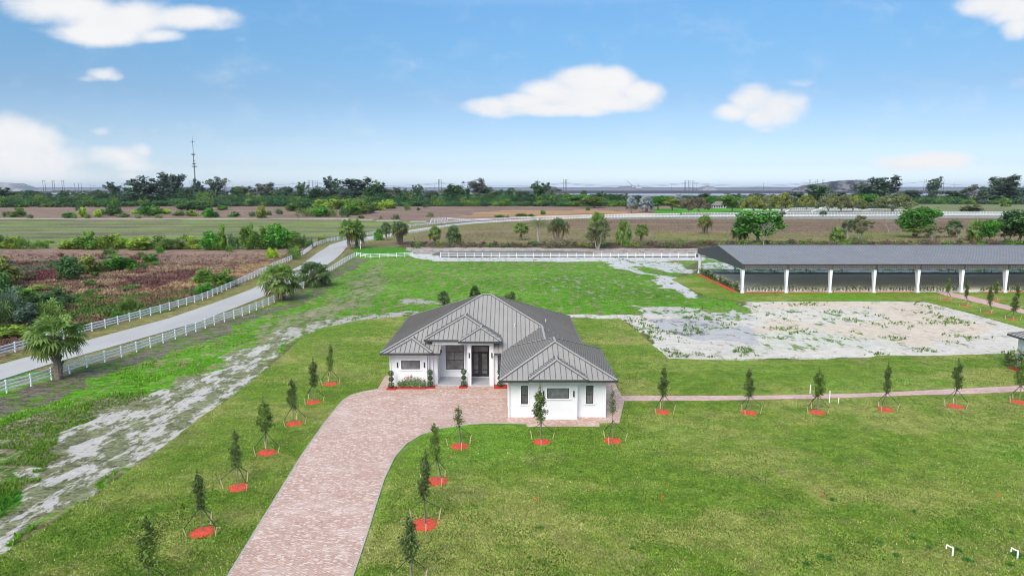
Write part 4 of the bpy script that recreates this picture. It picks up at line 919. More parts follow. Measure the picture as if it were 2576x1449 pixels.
row(r2([('bush',1080,405,80,300,DG),('bush',1320,300,70,380,OLV),('bush',1820,255,62,330,BG),('bush',2290,155,25,200,BG),('palmetto',2130,60,-10,150,PG),('palmetto',1340,640,560,110,BG),('palmetto',1960,850,690,260,PG),('palmetto',1775,955,880,130,BG),('palmetto',1330,1070,1010,150,PG),('bush',560,560,500,300,YG),('palmetto',2000,600,570,100,PG)])
 +[('palmetto',278,641,622,38,PG),('palmetto',403,637,620,20,BG),('bush',517,710,680,46,MG),('bush',567,720,685,50,MG),('bush',515,740,713,40,BG),('palmetto',686,649,626,32,LIME),('palmetto',325,778,750,42,PG)],
 'on the reddish field','shrubs scattered over the reddish field')
row(r2([('bush',60,480,120,420,OLV),('bush',20,760,330,320,DG),('palmetto',150,930,560,360,DK),('bush',-120,900,350,420,DG),('palmetto',120,1070,720,380,PD),('bush',420,1060,780,300,DK),('bush',640,860,640,420,DG),('bush',420,760,560,340,MG),('bush',900,760,560,300,DG),('bush',200,1260,1120,420,YG),('palmetto',-60,1060,760,300,PD),('bush',-260,1260,1000,400,MG)]),
 'in the dark edge thicket','shrubs of the dark thicket at the left edge')
# ---------------------------------------------------------------- masses nobody could count
def mass(name,label,cat,spec,size,per,seed):
    """spec: (px x, px y, top row, width px, colour)"""
    V=[];Cc=[]; rr=random.Random(seed)
    for i,(x,y,top,w,col) in enumerate(spec):
        g=G(x,y); h=max(atY(x,top,g.y).z,.4); wd=w*(g.y*cP+H*sP)/F; B=[(0,0,h*.45,wd*.45,wd*.4,h*.45,.9)]
        for k in range(6):
            a=rr.uniform(0,6.28); B.append((math.cos(a)*wd*.3,math.sin(a)*wd*.25,h*rr.uniform(.3,.78),wd*.2,wd*.2,h*.24,rr.uniform(.6,1.4)))
        q,c=leaves(B,per,size(g.y),.5,.35,1.6,seed*1000+i); q=q+np.array([g.x,g.y,-.05]); V.append(q); cc=c.copy(); cc[:,:3]*=np.array(col[:3]); Cc.append(cc)
    V=np.concatenate(V);Cc=np.concatenate(Cc); me=fast_mesh(name,V,np.arange(len(V)).reshape(-1,4),LEAF,{'tint':('FLOAT_COLOR',Cc)}); o=link(name,me); o.color=(1,1,1,1)
    tag(o,label,cat,kind='stuff'); return o
rr=random.Random(77); S=[]
def prof(x):
    P=[(-200,518,500),(0,522,498),(60,522,496),(130,521,503),(200,522,496),(300,521,494),(420,519,494),(500,522,498),(600,519,500),(700,520,490),(760,518,500),(900,520,498),(1000,519,500),(1060,518,497),(1130,519,490),(1200,520,494),(1300,519,491),(1380,519,492),(1450,520,495),(1560,520,500)]
    for (a,b,c),(d,e,f) in zip(P[:-1],P[1:]):
        if a<=x<=d: t=(x-a)/(d-a); return b+(e-b)*t,c+(f-c)*t
    return 520,498
x=-160
while x<1625:
    b,t=prof(x)
    for k,(dy,hh) in enumerate(((0,.6),(-3.5,.9),(-7,1.12))):
        yb=b+dy; S.append((x+rr.uniform(-12,12),yb,yb-(b-t)*hh*(rr.uniform(.8,1.15) if rr.random()<.8 else rr.uniform(1.2,1.5))+(0 if k==0 else 1),rr.uniform(26,50),rr.choice((DG,DG,MG,K(66,116,62),K(56,100,64),PG,K(54,88,58),K(60,96,60)))))
    x+=rr.uniform(12,19)
mass('woods','dense green tree belt stretching along the far edge of the fields','tree belt',S,lambda Y:1.15,620,3)
S=[]; x=1640
while x<2700:
    if x<1900 or x>2230:
        for yb,hh in ((504,14),(509,16),(514,17)) if x>2230 else ((500,9),(503,10)):
            S.append((x+rr.uniform(-10,10),yb,yb-hh*rr.uniform(.7,1.15),rr.uniform(26,46),rr.choice((DG,K(62,104,66),K(56,96,66),MG,DK,K(70,116,60)))))
    elif x>2110:
        S.append((x,505,487,50,rr.choice((DK,DG))))
    x+=rr.uniform(17,25)
mass('woods','dark tree belt beyond the far paddocks on the right','tree belt',S,lambda Y:1.3,520,4)
S=[]; x=1040
while x<2650:
    S.append((x,rr.uniform(613,625),rr.uniform(603,614)if x<1700 else rr.uniform(598,612),rr.uniform(14,34),rr.choice((BR,BR,OG,PD,MG,OLV,K(112,86,80))))); x+=rr.uniform(7,13)
mass('undergrowth','tangled brown and green brush along the ditch bank behind the back fence','brush',S,lambda Y:.42,190,5)
S=[]
for i in range(150):
    x=rr.uniform(-120,700); y=rr.uniform(640,860)
    if y>845-(x-60)*.36-18: continue
    green=(y>725 and rr.random()<.7) or rr.random()<.2
    S.append((x,y,y-rr.uniform(5,12),rr.uniform(16,46),rr.choice((MG,PG,DG,PG)) if green else rr.choice((BR,K(128,84,74),K(160,128,100),K(112,84,80)))))
mass('undergrowth','low dry weeds and brush covering the reddish field','brush',S,lambda Y:.36,330,6)
# tufts of grass and weeds in the colours of the ground they grow on
def tufts(name,label,cat,X,Y,size,Col,n,seed,h=.6):
    r=np.random.default_rng(seed); m=len(X); V=[];Cc=[]
    for b in range(n):
        a=r.random(m)*6.283; L=size*(.6+.8*r.random(m)); lean=.45+.7*r.random(m); ca,sa=np.cos(a),np.sin(a); ox=X+(r.random(m)-.5)*size*.9; oy=Y+(r.random(m)-.5)*size*.9
        w=L*.34; z0=-.06
        tipx=ox+ca*L*lean*.7; tipy=oy+sa*L*lean*.7
        q=np.stack([np.stack([ox-sa*w*.5,oy+ca*w*.5,np.full(m,z0)],1),np.stack([ox+sa*w*.5,oy-ca*w*.5,np.full(m,z0)],1),np.stack([tipx+sa*w*.35,tipy-ca*w*.35,L*h],1),np.stack([tipx-sa*w*.3,tipy+ca*w*.3,L*h*.9],1)],1)
        V.append(q.reshape(-1,3)); k=(.8+.4*r.random(m))[:,None]; c=np.concatenate([Col[:,:3]*k,np.ones((m,1))],1); Cc.append(np.repeat(c,4,axis=0))
    V=np.concatenate(V);Cc=np.concatenate(Cc)
    o=link(name,fast_mesh(name,V,np.arange(len(V)).reshape(-1,4),TUFT,{'tint':('FLOAT_COLOR',Cc)})); tag(o,label,cat,kind='stuff')
def scatter(pxpoly,n,seed,dens=0.):
    """random ground points inside an outline, denser near by"""
    r=np.random.default_rng(seed); P=np.array(pxpoly,float); lo=P.min(0);hi=P.max(0); xs=[];ys=[]; c=0
    while c<n:
        x=lo[0]+(hi[0]-lo[0])*r.random(n*2); y=lo[1]+(hi[1]-lo[1])*r.random(n*2); m=pip(x,y,pxpoly); xs.append(x[m]);ys.append(y[m]); c+=m.sum()
    x=np.concatenate(xs)[:n];y=np.concatenate(ys)[:n]; u=(x-CX)/F;v=(CY-y)/F; rz=-sP+v*cP; t=-H/rz; return u*t,(cP+v*sP)*t,x,y
wild=[(-40,1080),(206,930),(460,850),(700,760),(780,725),(895,650),(1765,650),(1700,690),(1775,748),(1868,760),(1900,790),(1560,803),(1010,797),(765,850),(430,1108),(0,1396),(-40,1420)]
X,Y,px,py=scatter(wild,52000,5); A,B,bi,ps=classify(X,Y)
g=A[:,1]-A[:,0]; keep=(g>.02)&(vnoise(X,Y,3.,61)+.5*vnoise(X,Y,.9,62)>.7)
gb=np.where((B[:,1]>B[:,0])[:,None]&~(g>.02)[:,None],B,A); keep|=((B[:,1]-B[:,0]>.02)&(A[:,0]>.3)&(vnoise(X,Y,1.6,63)>.72))
gb=np.where((A[:,0]>.25)[:,None],B*1.25,A)
X,Y,gb=X[keep],Y[keep],gb[keep]; sh=1.05+.5*vnoise(X,Y,2.5,64)[:,None]; gb=gb*sh
tufts('weeds','rough bright green weeds growing over the paddock and sandy strips','weeds',X,Y,.07+.14*RNG.random(len(X)),gb[:,:3]*(1+np.array([.35,.08,.1])*RNG.random((len(X),1))),2,9)
lot=[(1565,803),(1685,902),(2576,886),(2500,830),(2322,757),(1868,760),(1600,775)]
X,Y,px,py=scatter(lot,12000,15); v=vnoise(X,Y,3.2,71)+.6*vnoise(X,Y,.8,72); keep=v>1.04; X,Y=X[keep],Y[keep]
gb=np.tile(np.array(C(112,150,66)),(len(X),1))*(.7+.6*RNG.random((len(X),1)))
tufts('weeds','green weeds in clumps over the bare sand lot','weeds',X,Y,.10+.24*RNG.random(len(X))**2,gb,4,19,.6)
red=[(-300,640),(700,640),(760,645),(690,668),(516,748),(219,832),(0,888),(-300,960)]
X,Y,px,py=scatter(red,30000,25); A,B,bi,ps=classify(X,Y); pick=(vnoise(X,Y,5,81)>.5)[:,None]; gb=np.where(pick,A,B)*(.85+.75*vnoise(X,Y,3.,82)[:,None])
tufts('weeds','dry reddish and tan weeds of the rough field left of the road','weeds',X,Y,.26+.36*RNG.random(len(X)),gb,2,29,.45)
brn=[(1040,590),(1300,562),(1480,553),(2650,550),(2650,612),(1040,612)]
X,Y,px,py=scatter(brn,14000,35); A,B,bi,ps=classify(X,Y); pick=(vnoise(X,Y,9,83)>.5)[:,None]; gb=np.where(pick,A,B)*(.9+.6*vnoise(X,Y,5.,84)[:,None])
tufts('weeds','brown stubble of the wide field behind the ditch','weeds',X,Y,.35+.4*RNG.random(len(X)),gb,1,39,.35)
# lawn blades: short, pale and green mixed
lw=[(-60,1480),(0,1400),(430,1112),(765,850),(1000,800),(965,975),(880,990),(800,1070),(640,1330),(560,1470)]
lw2=[(900,1470),(1000,1160),(1070,1095),(1330,1080),(1560,1070),(1570,1012),(2640,990),(2640,1470)]
lw3=[(1560,806),(1690,905),(2640,890),(2640,965),(2400,975),(1700,992),(1560,990),(1500,900),(1450,806)]
for i,(pl,n) in enumerate(((lw,60000),(lw2,120000),(lw3,26000))):
    X,Y,px,py=scatter(pl,n,45+i); v=vnoise(X,Y,2.2,91)+.5*vnoise(X,Y,.7,92); big=vnoise(X,Y,11,93)
    ins=pip(X,Y,drive); X,Y,v,big=X[~ins],Y[~ins],v[~ins],big[~ins]
    ga=np.array(C(136,160,60));gs=np.array(C(180,176,118));gd=np.array(C(92,130,44)); r_=RNG.random(len(X)); f=np.clip(.5+(v-.75)*2.4+(r_-.5)*1.0+(big-.5)*1.2,0,1)[:,None]
    gb=gd*(1-f)+ga*f; gb=np.where((f>.88)&(r_[:,None]>.62)|(r_[:,None]>.985),gs,gb)*(.7+.6*RNG.random((len(X),1)))*(.72+.5*vnoise(X,Y,1.3,97)[:,None])
    tufts('grass',('short turf of the lawn left of the driveway','short turf of the wide lawn in front and right of the house','short turf between the sand lot and the paver path')[i],'grass',X,Y,.09+.08*RNG.random(len(X)),gb,1,49+i,.42)
# dark green clumps standing in the lawn
clm=[(2065,1402,12),(2088,1408,12),(2094,1258,9),(2300,1287,9),(2296,1353,9),(2338,1378,9),(2410,1384,11),(2437,1410,13),(2560,1398,15),(2541,1422,10),(1591,1256,7),(1460,1187,7),(1590,1380,7),(1333,1402,7),(1358,1327,8),(2213,1364,8),(2255,1398,10),(2030,1419,10),(2545,1340,8)]
CLV=[leafmesh('grass_clump',[leaves([(0,0,.1,.5,.5,.22,1.)],160,.2,.9,.9,3.,900+k)]) for k in range(3)]
for i,(x,y,w) in enumerate(clm):
    g=G(x,y); s=w*2.6*(g.y*cP+H*sP)/F/1.1; o=link('grass_clump',CLV[i%3]); o.location=(g.x,g.y,0); o.scale=(s,s*.8,s*.9); o.rotation_euler=(0,0,i*1.3); o.color=K(56,118,38)
    tag(o,'dark green clump of coarse grass standing in the front lawn','grass clump','dark coarse grass clumps in the lawn')
# ---------------------------------------------------------------- staked young trees with red mulch
MULCH=simple('red_mulch',C(216,80,52,1.3),.9,var=.5,scale=9,bump=.8,fine=25); STAKE=simple('pale_stake',C(216,190,150),.8,var=.15); STRAP=simple('black_strap',(.03,.03,.032),.6)
TRK=simple('young_bark',C(140,130,116),.9,var=.2,scale=6)
YT=[]
def young(seed,w=.9,h=4.3,bare=1.35,n=1500,taper=.75):
    rnd=random.Random(seed); mb=MB(); B=[]; top=h
    mb.path([Vector((0,0,-.05)),Vector((.03,.02,1.2)),Vector((-.02,0,h*.6)),Vector((.02,0,h*.97))],[.045,.035,.025,.008],6)
    for i in range(26):
        a=rnd.uniform(0,6.28); z=bare+(h-bare)*rnd.random()**.9*.86; e=Vector((math.cos(a),math.sin(a),1.7)).normalized(); p=Vector((0,0,z-.25)); fr=(z-bare)/(h-bare); L=w*.5*(1-fr*taper)*rnd.uniform(.6,1.15)*(.65 if fr<.1 else 1.)
        q=p+e*L*1.25; mb.tube(p,q,.011,.004,3); B.append((q.x*.9,q.y*.9,q.z,.2+.12*(1-fr),.2+.12*(1-fr),.28,rnd.uniform(.55,1.5)))
    B+= [(0,0,bare+.3+(h-bare)*k/9*.95,.25*(1.12-.85*k/9),.25*(1.12-.85*k/9),.3,.9) for k in range(9)]
    return leafmesh('young_crown',[leaves(B,n,.125,.9,.3,1.7,seed)]),mb.mesh('trunk',TRK),h
for s,w,n,tp in ((1,.95,1500,.75),(2,1.05,1600,.8),(3,.85,1400,.55),(4,1.5,1500,.85)): YT.append(young(700+s,w*1.3,4.3,1.45,int(n*1.5),tp))
YS=young(750,.9,4.3,2.2,520,.5)   # sparse one
def mulch_mesh(seed):
    rnd=random.Random(seed); mb=MB(); n=30; ring=[]; 
    for rr_,z in ((1.,.0),(.8,.055),(.45,.09)): ring.append([(math.cos(6.283*k/n)*rr_*(1+rnd.uniform(-.15,.15)),math.sin(6.283*k/n)*rr_*(1+rnd.uniform(-.15,.15)),z+rnd.uniform(-.012,.012)) for k in range(n)])
    base=[(x,y,-.08) for x,y,z in ring[0]]; L=[base]+ring; i0=0
    for a in L: mb.v+=a
    for j in range(3):
        for k in range(n): mb.f.append((j*n+k,j*n+(k+1)%n,(j+1)*n+(k+1)%n,(j+1)*n+k)); mb.m.append(0)
    mb.f.append(tuple(3*n+k for k in range(n))); mb.m.append(0); return mb.mesh('mulch_ring',MULCH)
MM=[mulch_mesh(k) for k in range(3)]
def brace(seed,R=1.05):
    rnd=random.Random(seed); root=[]
    a0=rnd.uniform(-.5,.5)+math.pi/2
    for k in range(3):
        a=a0+2.094*k+rnd.uniform(-.2,.2); r=R*rnd.uniform(.88,1.1); b=Vector((math.cos(a)*r*.93,math.sin(a)*r*.93,-.05)); t=Vector((math.cos(a)*r*1.08,math.sin(a)*r*1.08,.62)); t=t+Vector((0,0,rnd.uniform(-.1,.15)))
        s=MB().bar(b,t,.06,.045).mesh('stake',STAKE); q=Vector((0,0,1.62)); mid=q.lerp(t,.5)-Vector((0,0,.05))
        m=MB(); m.bar(q,mid,.04,.03); m.bar(mid,t-Vector((0,0,.07)),.04,.03); root.append((s,m.mesh('strap',STRAP)))
    col=MB().tube((0,0,1.56),(0,0,1.66),.07,.07,8).mesh('collar',STRAP)
    return root,col
BR_=[brace(k) for k in range(4)]
def young_tree(i,x,y,ytop,where,sparse=False,rs=1.,v=None):
    g=G(x,y); h=atY(x,ytop,g.y).z; cm,tm,ph=YS if sparse else YT[(i if v is None else v)%4]
    r=empty('young_tree',(g.x,g.y,0),i*1.7); q_=(.88,1.08,.96,1.18,.82)[i%5]; r.scale=(q_,q_,max(.7,h/ph)); r.rotation_euler=(random.uniform(-.035,.035),random.uniform(-.035,.035),i*1.7); tag(r,('sparse' if sparse else 'slim')+' young tree with staked trunk, '+where,'tree','staked young trees')
    c=link('crown',cm,r); c.color=K(88,106,58) if i%3 else K(100,124,56); link('trunk',tm,r)
    o=link('mulch_ring',MM[i%3]); o.location=(g.x,g.y,.0); o.scale=(.70*rs,.70*rs,.9); o.rotation_euler=(0,0,i); tag(o,'red mulch ring under the tree '+where,'mulch','red mulch rings')
    b=empty('tree_brace',(g.x,g.y,0),i*.9); tag(b,'straps and stakes holding the young tree '+where,'tree brace','strap and stake braces')
    ps,cl=BR_[i%4]
    for s,m in ps: link('stake',s,b); link('strap',m,b)
    link('collar',cl,b)
for i,(x,y,t) in enumerate(((831,966,864),(788,1011,901),(740,1065,951),(672,1138,1005),(600,1226,1078),(510,1338,1180),(378,1497,1293))):
    young_tree(i,x,y,t,f'{ORD[i]} from the house, left of the driveway')
for i,(x,y,t,sp,rs) in enumerate(((1156,1122,1023,True,1.),(1100,1210,1060,False,1.05),(1068,1319,1133,False,1.2),(1035,1474,1290,False,1.1))):
    young_tree(i+8,x,y,t,f'{ORD[i]} from the house, right of the driveway',sp,rs,v=(0,2,1,0)[i])
young_tree(13,1362,1111,972,'before the garage window',v=1); young_tree(14,1541,1108,980,'at the garage\'s outer corner',True)
for i,(x,y,t) in enumerate(((1667,1036,919),(1884,1038,924),(2055,1037,925),(2227,1030,911),(2403,1022,905),(2563,1011,900))):
    young_tree(i+16,x,y,t,f'{ORD[i]} from the house along the paver path',v=(0,0,1,1,3,3)[i])
for i,(x,y,t) in enumerate(((2382,755,696),(2429,771,702),(2487,787,718),(2502,756,706),(2548,805,741),(2556,778,709))):
    young_tree(i+24,x,y,t,f'{ORD[i]} from the arena beside the far path')
# ---------------------------------------------------------------- planting by the house
def topiary(name):
    mb=MB().path([Vector((0,0,0)),Vector((0,0,1.75))],[.035,.02],6)
    cr=[leafmesh('ball',[leaves([(0,0,z,r,r,r*.95,1.)],520,.075,.25,.3,1.4,int(z*100))]) for z,r in ((.42,.3),(1.02,.25),(1.62,.29))]
    return cr,mb.mesh('stem',BARK)
TB=topiary('t')
for x,Y,lab in ((-12.05,65.95,'at the house\'s outer left corner'),(-8.2,66.35,'right of the flower bed'),(-4.85,66.55,'beside the entry portal\'s left pillar'),(-1.2,66.4,'half hidden by the garage roof, right of the entry')):
    r=empty('topiary_tree',(x,Y,.02)); tag(r,'topiary of three leaf balls '+lab,'topiary','three-ball topiary trees')
    for c in TB[0]: o=link('leaf_ball',c,r); o.color=K(66,92,46)
    link('stem',TB[1],r)
MD=simple('dark_red_mulch',C(176,50,40,1.2),.9,var=.3,scale=10,bump=.6,fine=30)
for x0,x1,y0,y1,lab in ((-12.5,-11.55,65.55,66.5,'small red mulch bed under the outer left topiary'),(-11.5,-8.6,65.85,66.55,'long red mulch bed under the flowers below the bay window'),(-8.55,-7.75,66.0,66.7,'small red mulch bed right of the flowers'),(-5.3,-4.5,66.1,66.9,'red mulch bed beside the entry portal'),(-1.8,-.4,66.0,67.2,'red mulch bed right of the entry')):
    mb=MB(); mb.prism([(x0,y0),(x1,y0),(x1,y1),(x0,y1)],0,.12); mb.prism([(x0+.05,y0+.05),(x1-.05,y0+.05),(x1-.05,y1-.05),(x0+.05,y1-.05)],.12,.16); tag(mb.build('mulch_bed',MD),lab,'mulch bed','red mulch beds at the house front')
FLW=[simple('red_petals',C(214,44,70),.6),simple('orange_petals',C(232,110,50),.6),simple('dark_red_petals',C(150,30,50),.6)]
rnd=random.Random(4)
for i in range(9):
    x=-11.3+i*.31; Y=66.15+rnd.uniform(-.12,.15); h=rnd.uniform(.75,1.25); r=empty('flowering_plant',(x,Y,.12)); tag(r,f"broad-leaved flowering plant, {ORD[i]} from the left under the bay window",'plant','flowering plants below the bay window')
    V=[[],[]]; rg=np.random.default_rng(i)
    B=[(0,0,h*.45,.2,.2,h*.42,1.)]; o=link('leaves',leafmesh('leaves',[leaves(B,90,.26,.9,.8,3.2,i+60)]),r); o.color=K(120,150,96)
    MB().path([Vector((0,0,0)),Vector((.04,0,h))],[.015,.01],4).build('stem',BARK,r)
    if i in (1,2,3,4,7,8):
        mb=MB()
        for k in range(16):
            a=rnd.uniform(0,6.28); p=Vector((math.cos(a)*rnd.uniform(0,.2),math.sin(a)*rnd.uniform(0,.2),h*.9+rnd.uniform(-.12,.16))); d=Vector((rnd.uniform(-1,1),rnd.uniform(-1,1),rnd.uniform(.2,1))).normalized()*.13; s=d.cross(Vector((.3,.2,1))).normalized()*.05
            mb.face([p,p+d*.5+s,p+d,p+d*.5-s])
        mb.build('flower',FLW[i%3],r)
# hedge plants round the arena and their mulch
HP_=[leafmesh('hedge_plant',[leaves([(0,0,.35,.22,.22,.35,1.),(.12,0,.75,.14,.14,.3,1.4),(-.1,.1,.6,.15,.15,.3,.7)],46,.26,.95,.8,2.6,800+k)]) for k in range(4)]
rnd=random.Random(8)
def hplant(x,y,z,label,group,s=1.):
    o=link('hedge_plant',HP_[rnd.randrange(4)]); o.location=(x,y,z); o.rotation_euler=(0,0,rnd.uniform(0,6)); q=s*rnd.uniform(.8,1.3); o.scale=(q,q,q*rnd.uniform(.85,1.2)); o.color=rnd.choice((K(92,110,70),K(76,92,64),K(120,134,84))); tag(o,label,'plant',group)
for b in range(7):
    xa=44.0+8.37*b; k=xa+.8
    while k<xa+7.7:
        if not (85.4<k<89.6): hplant(k,129.15+rnd.uniform(-.12,.12),.08,'low loose plant in the row along the arena\'s front side','plants along the arena front',1.05)
        k+=.62
for k in range(44):
    Yp=130.5+k*.6
    if 0<=Yp-142.5<1.6: continue
    hplant(43.55+rnd.uniform(-.15,.15),Yp,.05,'low green plant in the row along the arena\'s open end','plants along the arena end',1.35)
for poly,lab in (([(44.4,128.85),(52,128.85),(52,128.98),(44.4,128.98)],'thin red mulch edging along the arena\'s front near its corner'),([(42.5,130.2),(43.4,129.9),(43.4,142.2),(42.5,142.0)],'red mulch bed along the near half of the arena\'s end'),([(42.6,144.4),(43.4,144.4),(43.4,156),(42.7,156)],'red mulch bed along the far half of the arena\'s end'),([(52.6,128.8),(77,128.8),(77,128.92),(52.6,128.92)],'thin red mulch edging along the arena\'s front middle'),([(90,128.9),(101,128.9),(101,129.05),(90,129.05)],'thin red mulch edging at the arena\'s front past the path')):
    mb=MB(); mb.prism(poly,-.05,.1); tag(mb.build('mulch_bed',MULCH),lab,'mulch bed','red mulch beds at the arena')
# bed at the pavilion
mb=MB(); mb.prism([tuple(G(x,y))[:2] for x,y in ((2534,925),(2576,941),(2600,946),(2600,935),(2566,926))],-.05,.1); tag(mb.build('mulch_bed',MD),'red mulch bed at the corner of the small white building','mulch bed')
for i,(x,y) in enumerate(((2534,924),(2552,929),(2568,934))): hplant(G(x,y).x,G(x,y).y,.05,f'{("leftmost","middle","nearest")[i]} leafy plant in the bed by the small white building','plants by the small white building',1.8)
# ---------------------------------------------------------------- pipes, flags
PV=simple('white_pvc',(.8,.8,.8),.4,var=.03)
for x,y,h,lab in ((2396,1397,.47,'white bent pipe standing in the lawn, farther from the frame edge'),(2559,1404,.45,'white bent pipe beside a grass clump at the frame edge')):
    g=G(x,y); mb=MB(); mb.path([Vector((0,0,-.1)),Vector((0,0,h))],[.045,.045],8); mb.path([Vector((0,0,h)),Vector((-.14,.05,h+.03)),Vector((-.3,.1,h+.12))],[.035,.035,.035],8); mb.path([Vector((-.3,.1,h+.12)),Vector((-.31,.1,h-.12))],[.03,.03],8)
    o=mb.build('bent_pipe',PV); o.location=g; tag(o,lab,'pipe','white bent pipes')
for x,y,t,lab in ((2037.6,990,968,'white pipe post beside the second path tree'),(2086,1013,984,'white pipe post on the near side of the path'),(2109,1014,1002,'short white pipe stub beside the path')):
    g=G(x,y); h=atY(x,t,g.y).z; o=MB().tube((0,0,-.1),(0,0,h),.045,.045,8).tube((0,0,h),(0,0,h+.03),.06,.06,8).build('pipe_post',PV); o.location=g; tag(o,lab,'pipe')
FLG=simple('orange_flag',C(240,84,40,1.1),.6)
for i,(x,y,lab) in enumerate(((1345,1267,'small orange flag in the lawn below the garage tree'),(1664,1261,'small orange flag in the open lawn right of centre'),(2064,1255,'small orange flag beside a grass clump'),(2509,1256,'small orange flag near the right frame edge'),(218,1005,'small red flag in the wild grass below the near fence'))):
    g=G(x,y); mb=MB(); mb.tube((0,0,-.05),(0,0,.42),.006,.006,4); mb.box(0,.12,-.004,.004,.3,.41); o=mb.build('marker_flag',FLG); o.location=g; tag(o,lab,'flag','small marker flags')
# a manhole-like patch lying on the road
tag(MB().tube((0,0,0),(0,0,.03),.35,.35,14).build('drain_cover',simple('iron',(.08,.08,.08),.6)),'dark round drain cover on the grey road','drain cover').location=G(343,862,.03)
# ---------------------------------------------------------------- far house
fh=empty('house',G(1820,524)); fh.scale=(.75,.75,.85); tag(fh,'distant house with brown-grey hip roof among the trees','house'); g=G(1820,524); fx=g.x
gx=lambda px:(px-CX)/F*(g.y*cP)-fx*1.0
RB=simple('far_roof',(.16,.135,.125),.8); 
MB().box(-13,3.5,0,9,0,3.1).build('wall',simple('far_wall',(.36,.36,.36),.8),fh)
mb=MB(); x0,x1,y0,y1,ze,zr=-14,4.5,-1,10,3.1,7.6; A_=(x0+5.5,4.5,zr);B_=(x1-5.5,4.5,zr)
mb.face([(x0,y0,ze),(x1,y0,ze),B_,A_]);mb.face([(x1,y1,ze),(x0,y1,ze),A_,B_]);mb.face([(x0,y1,ze),(x0,y0,ze),A_]);mb.face([(x1,y0,ze),(x1,y1,ze),B_]);mb.face([(x0,y0,ze-.02),(x0,y1,ze-.02),(x1,y1,ze-.02),(x1,y0,ze-.02)])
mb.build('roof',RB,fh)
for a in (-12,-9,-6,-3,0.5): MB().box(a,a+1.6,-.08,0,.6,2.5).build('window',DARK,fh)
# ---------------------------------------------------------------- mast, pylons, excavator, mounds
STEEL=simple('galvanised_steel',(.12,.13,.14),.5,var=.1); WOODP=simple('weathered_pole',(.10,.10,.105),.9)
def zat(px,py,Y): return atY(px,py,Y)
g=G(494,501); Yt=g.y; r=empty('radio_mast',g); tag(r,'tall slender radio mast with antenna clusters above the tree belt','mast'); zt=lambda y:atY(492,y,Yt).z
mb=MB(); mb.tube((0,0,0),(0,0,zt(412)),1.15,.8,8); mb.tube((0,0,zt(412)),(0,0,zt(389)),.8,.6,8); mb.tube((0,0,zt(389)),(0,0,zt(358)),.5,.38,6); mb.tube((0,0,zt(358)),(0,0,zt(341)),.22,.16,5); mb.build('pole',STEEL,r)
for y,R_,n in ((357,2.6,4),(389,2.6,6),(405,1.8,3),(412.5,2.6,6),(419.5,3.3,6)):
    z=zt(y); mb=MB()
    for k in range(n):
        a=6.283*k/n+.3; e=Vector((math.cos(a)*R_,math.sin(a)*R_,z)); mb.bar((0,0,z),e,.25,.25); mb.box(e.x-.28,e.x+.28,e.y-.2,e.y+.2,z-1.1,z+1.1)
    mb.build('antenna_cluster',STEEL,r)
def poles(pxs,base,top,Yoff,label,arm=True,w=.55,group='transmission pylons on the horizon'):
    g=G(sum(pxs)/len(pxs),base); r=empty('pylon',g); tag(r,label,'pylon',group); h=atY(pxs[0],top,g.y).z
    for p in pxs:
        x=(p-CX)/F*(g.y*cP+H*sP)-g.x; MB().tube((x,0,0),(x,0,h),w,w*.7,6).build('pole',WOODP,r)
        if not arm: MB().tube((x,0,h),(x,0,h+1.6),w*1.5,w*1.5,6).tube((x,0,h*.82),(x,0,h*.86),w*1.6,w*1.6,6).build('insulator',WOODP,r)
    if arm:
        xs=[(p-CX)/F*(g.y*cP+H*sP)-g.x for p in pxs]; MB().bar((min(xs)-4,0,h-1.5),(max(xs)+4,0,h-1.5),.45,.5).build('crossarm',WOODP,r)
    return g,h
PYL=[((110,115.5),484,454),((134,138.5),484,454),((158,162.5),484,454),((189,189.2),480,462),((198.5,198.7),480,461),((205.5,205.7),480,461),((308,308.2),480,462),((315,315.2),480,462),((479,482.5),480,455),((776.5,780),482,454),((787,788.5),482,454.5),((795.5,799),482,454.5),
 ((1722,1724),483,454),((1731,1735),483,454),((1742,1745),483,454),((2034.5,2038.5),480,451.5),((2051,2055),480,451.5),((2067,2071),480,451.5),((2323,2328),481,452),((2367,2372.5),481,451.5)]
for i,(p,b,t) in enumerate(PYL): poles(p,b,t,0,f'thin double-pole pylon, {ORD[i]} from the left on the horizon',w=.85)
poles((1103.7,1106.7,1110.2),484.5,453.5,0,'three close dark poles, the set left of the picture\'s centre',False,.95)
poles((1418,1421.8,1425.6),484.5,453.5,0,'three close dark poles, the set right of the picture\'s centre',False,.95)
for i,(p,b,t) in enumerate(((228,484,463.5),(587,484,464),(1093,482,462.5),(1689.3,481,463),(1920,489,461),(2088,482,463),(2400,480,458.5),(2564,480,457.5),(2244,482,459.5),(1752,480,460))):
    g=G(p,b); h=atY(p,t,g.y).z; r=empty('utility_pole',g); tag(r,f'single thin utility pole, {ORD[i]} of the far line','utility pole','single utility poles far off'); MB().tube((0,0,0),(0,0,h),.42,.32,6).build('pole',WOODP,r); MB().bar((-2.2,0,h*.93),(2.2,0,h*.93),.3,.3).build('crossarm',WOODP,r)
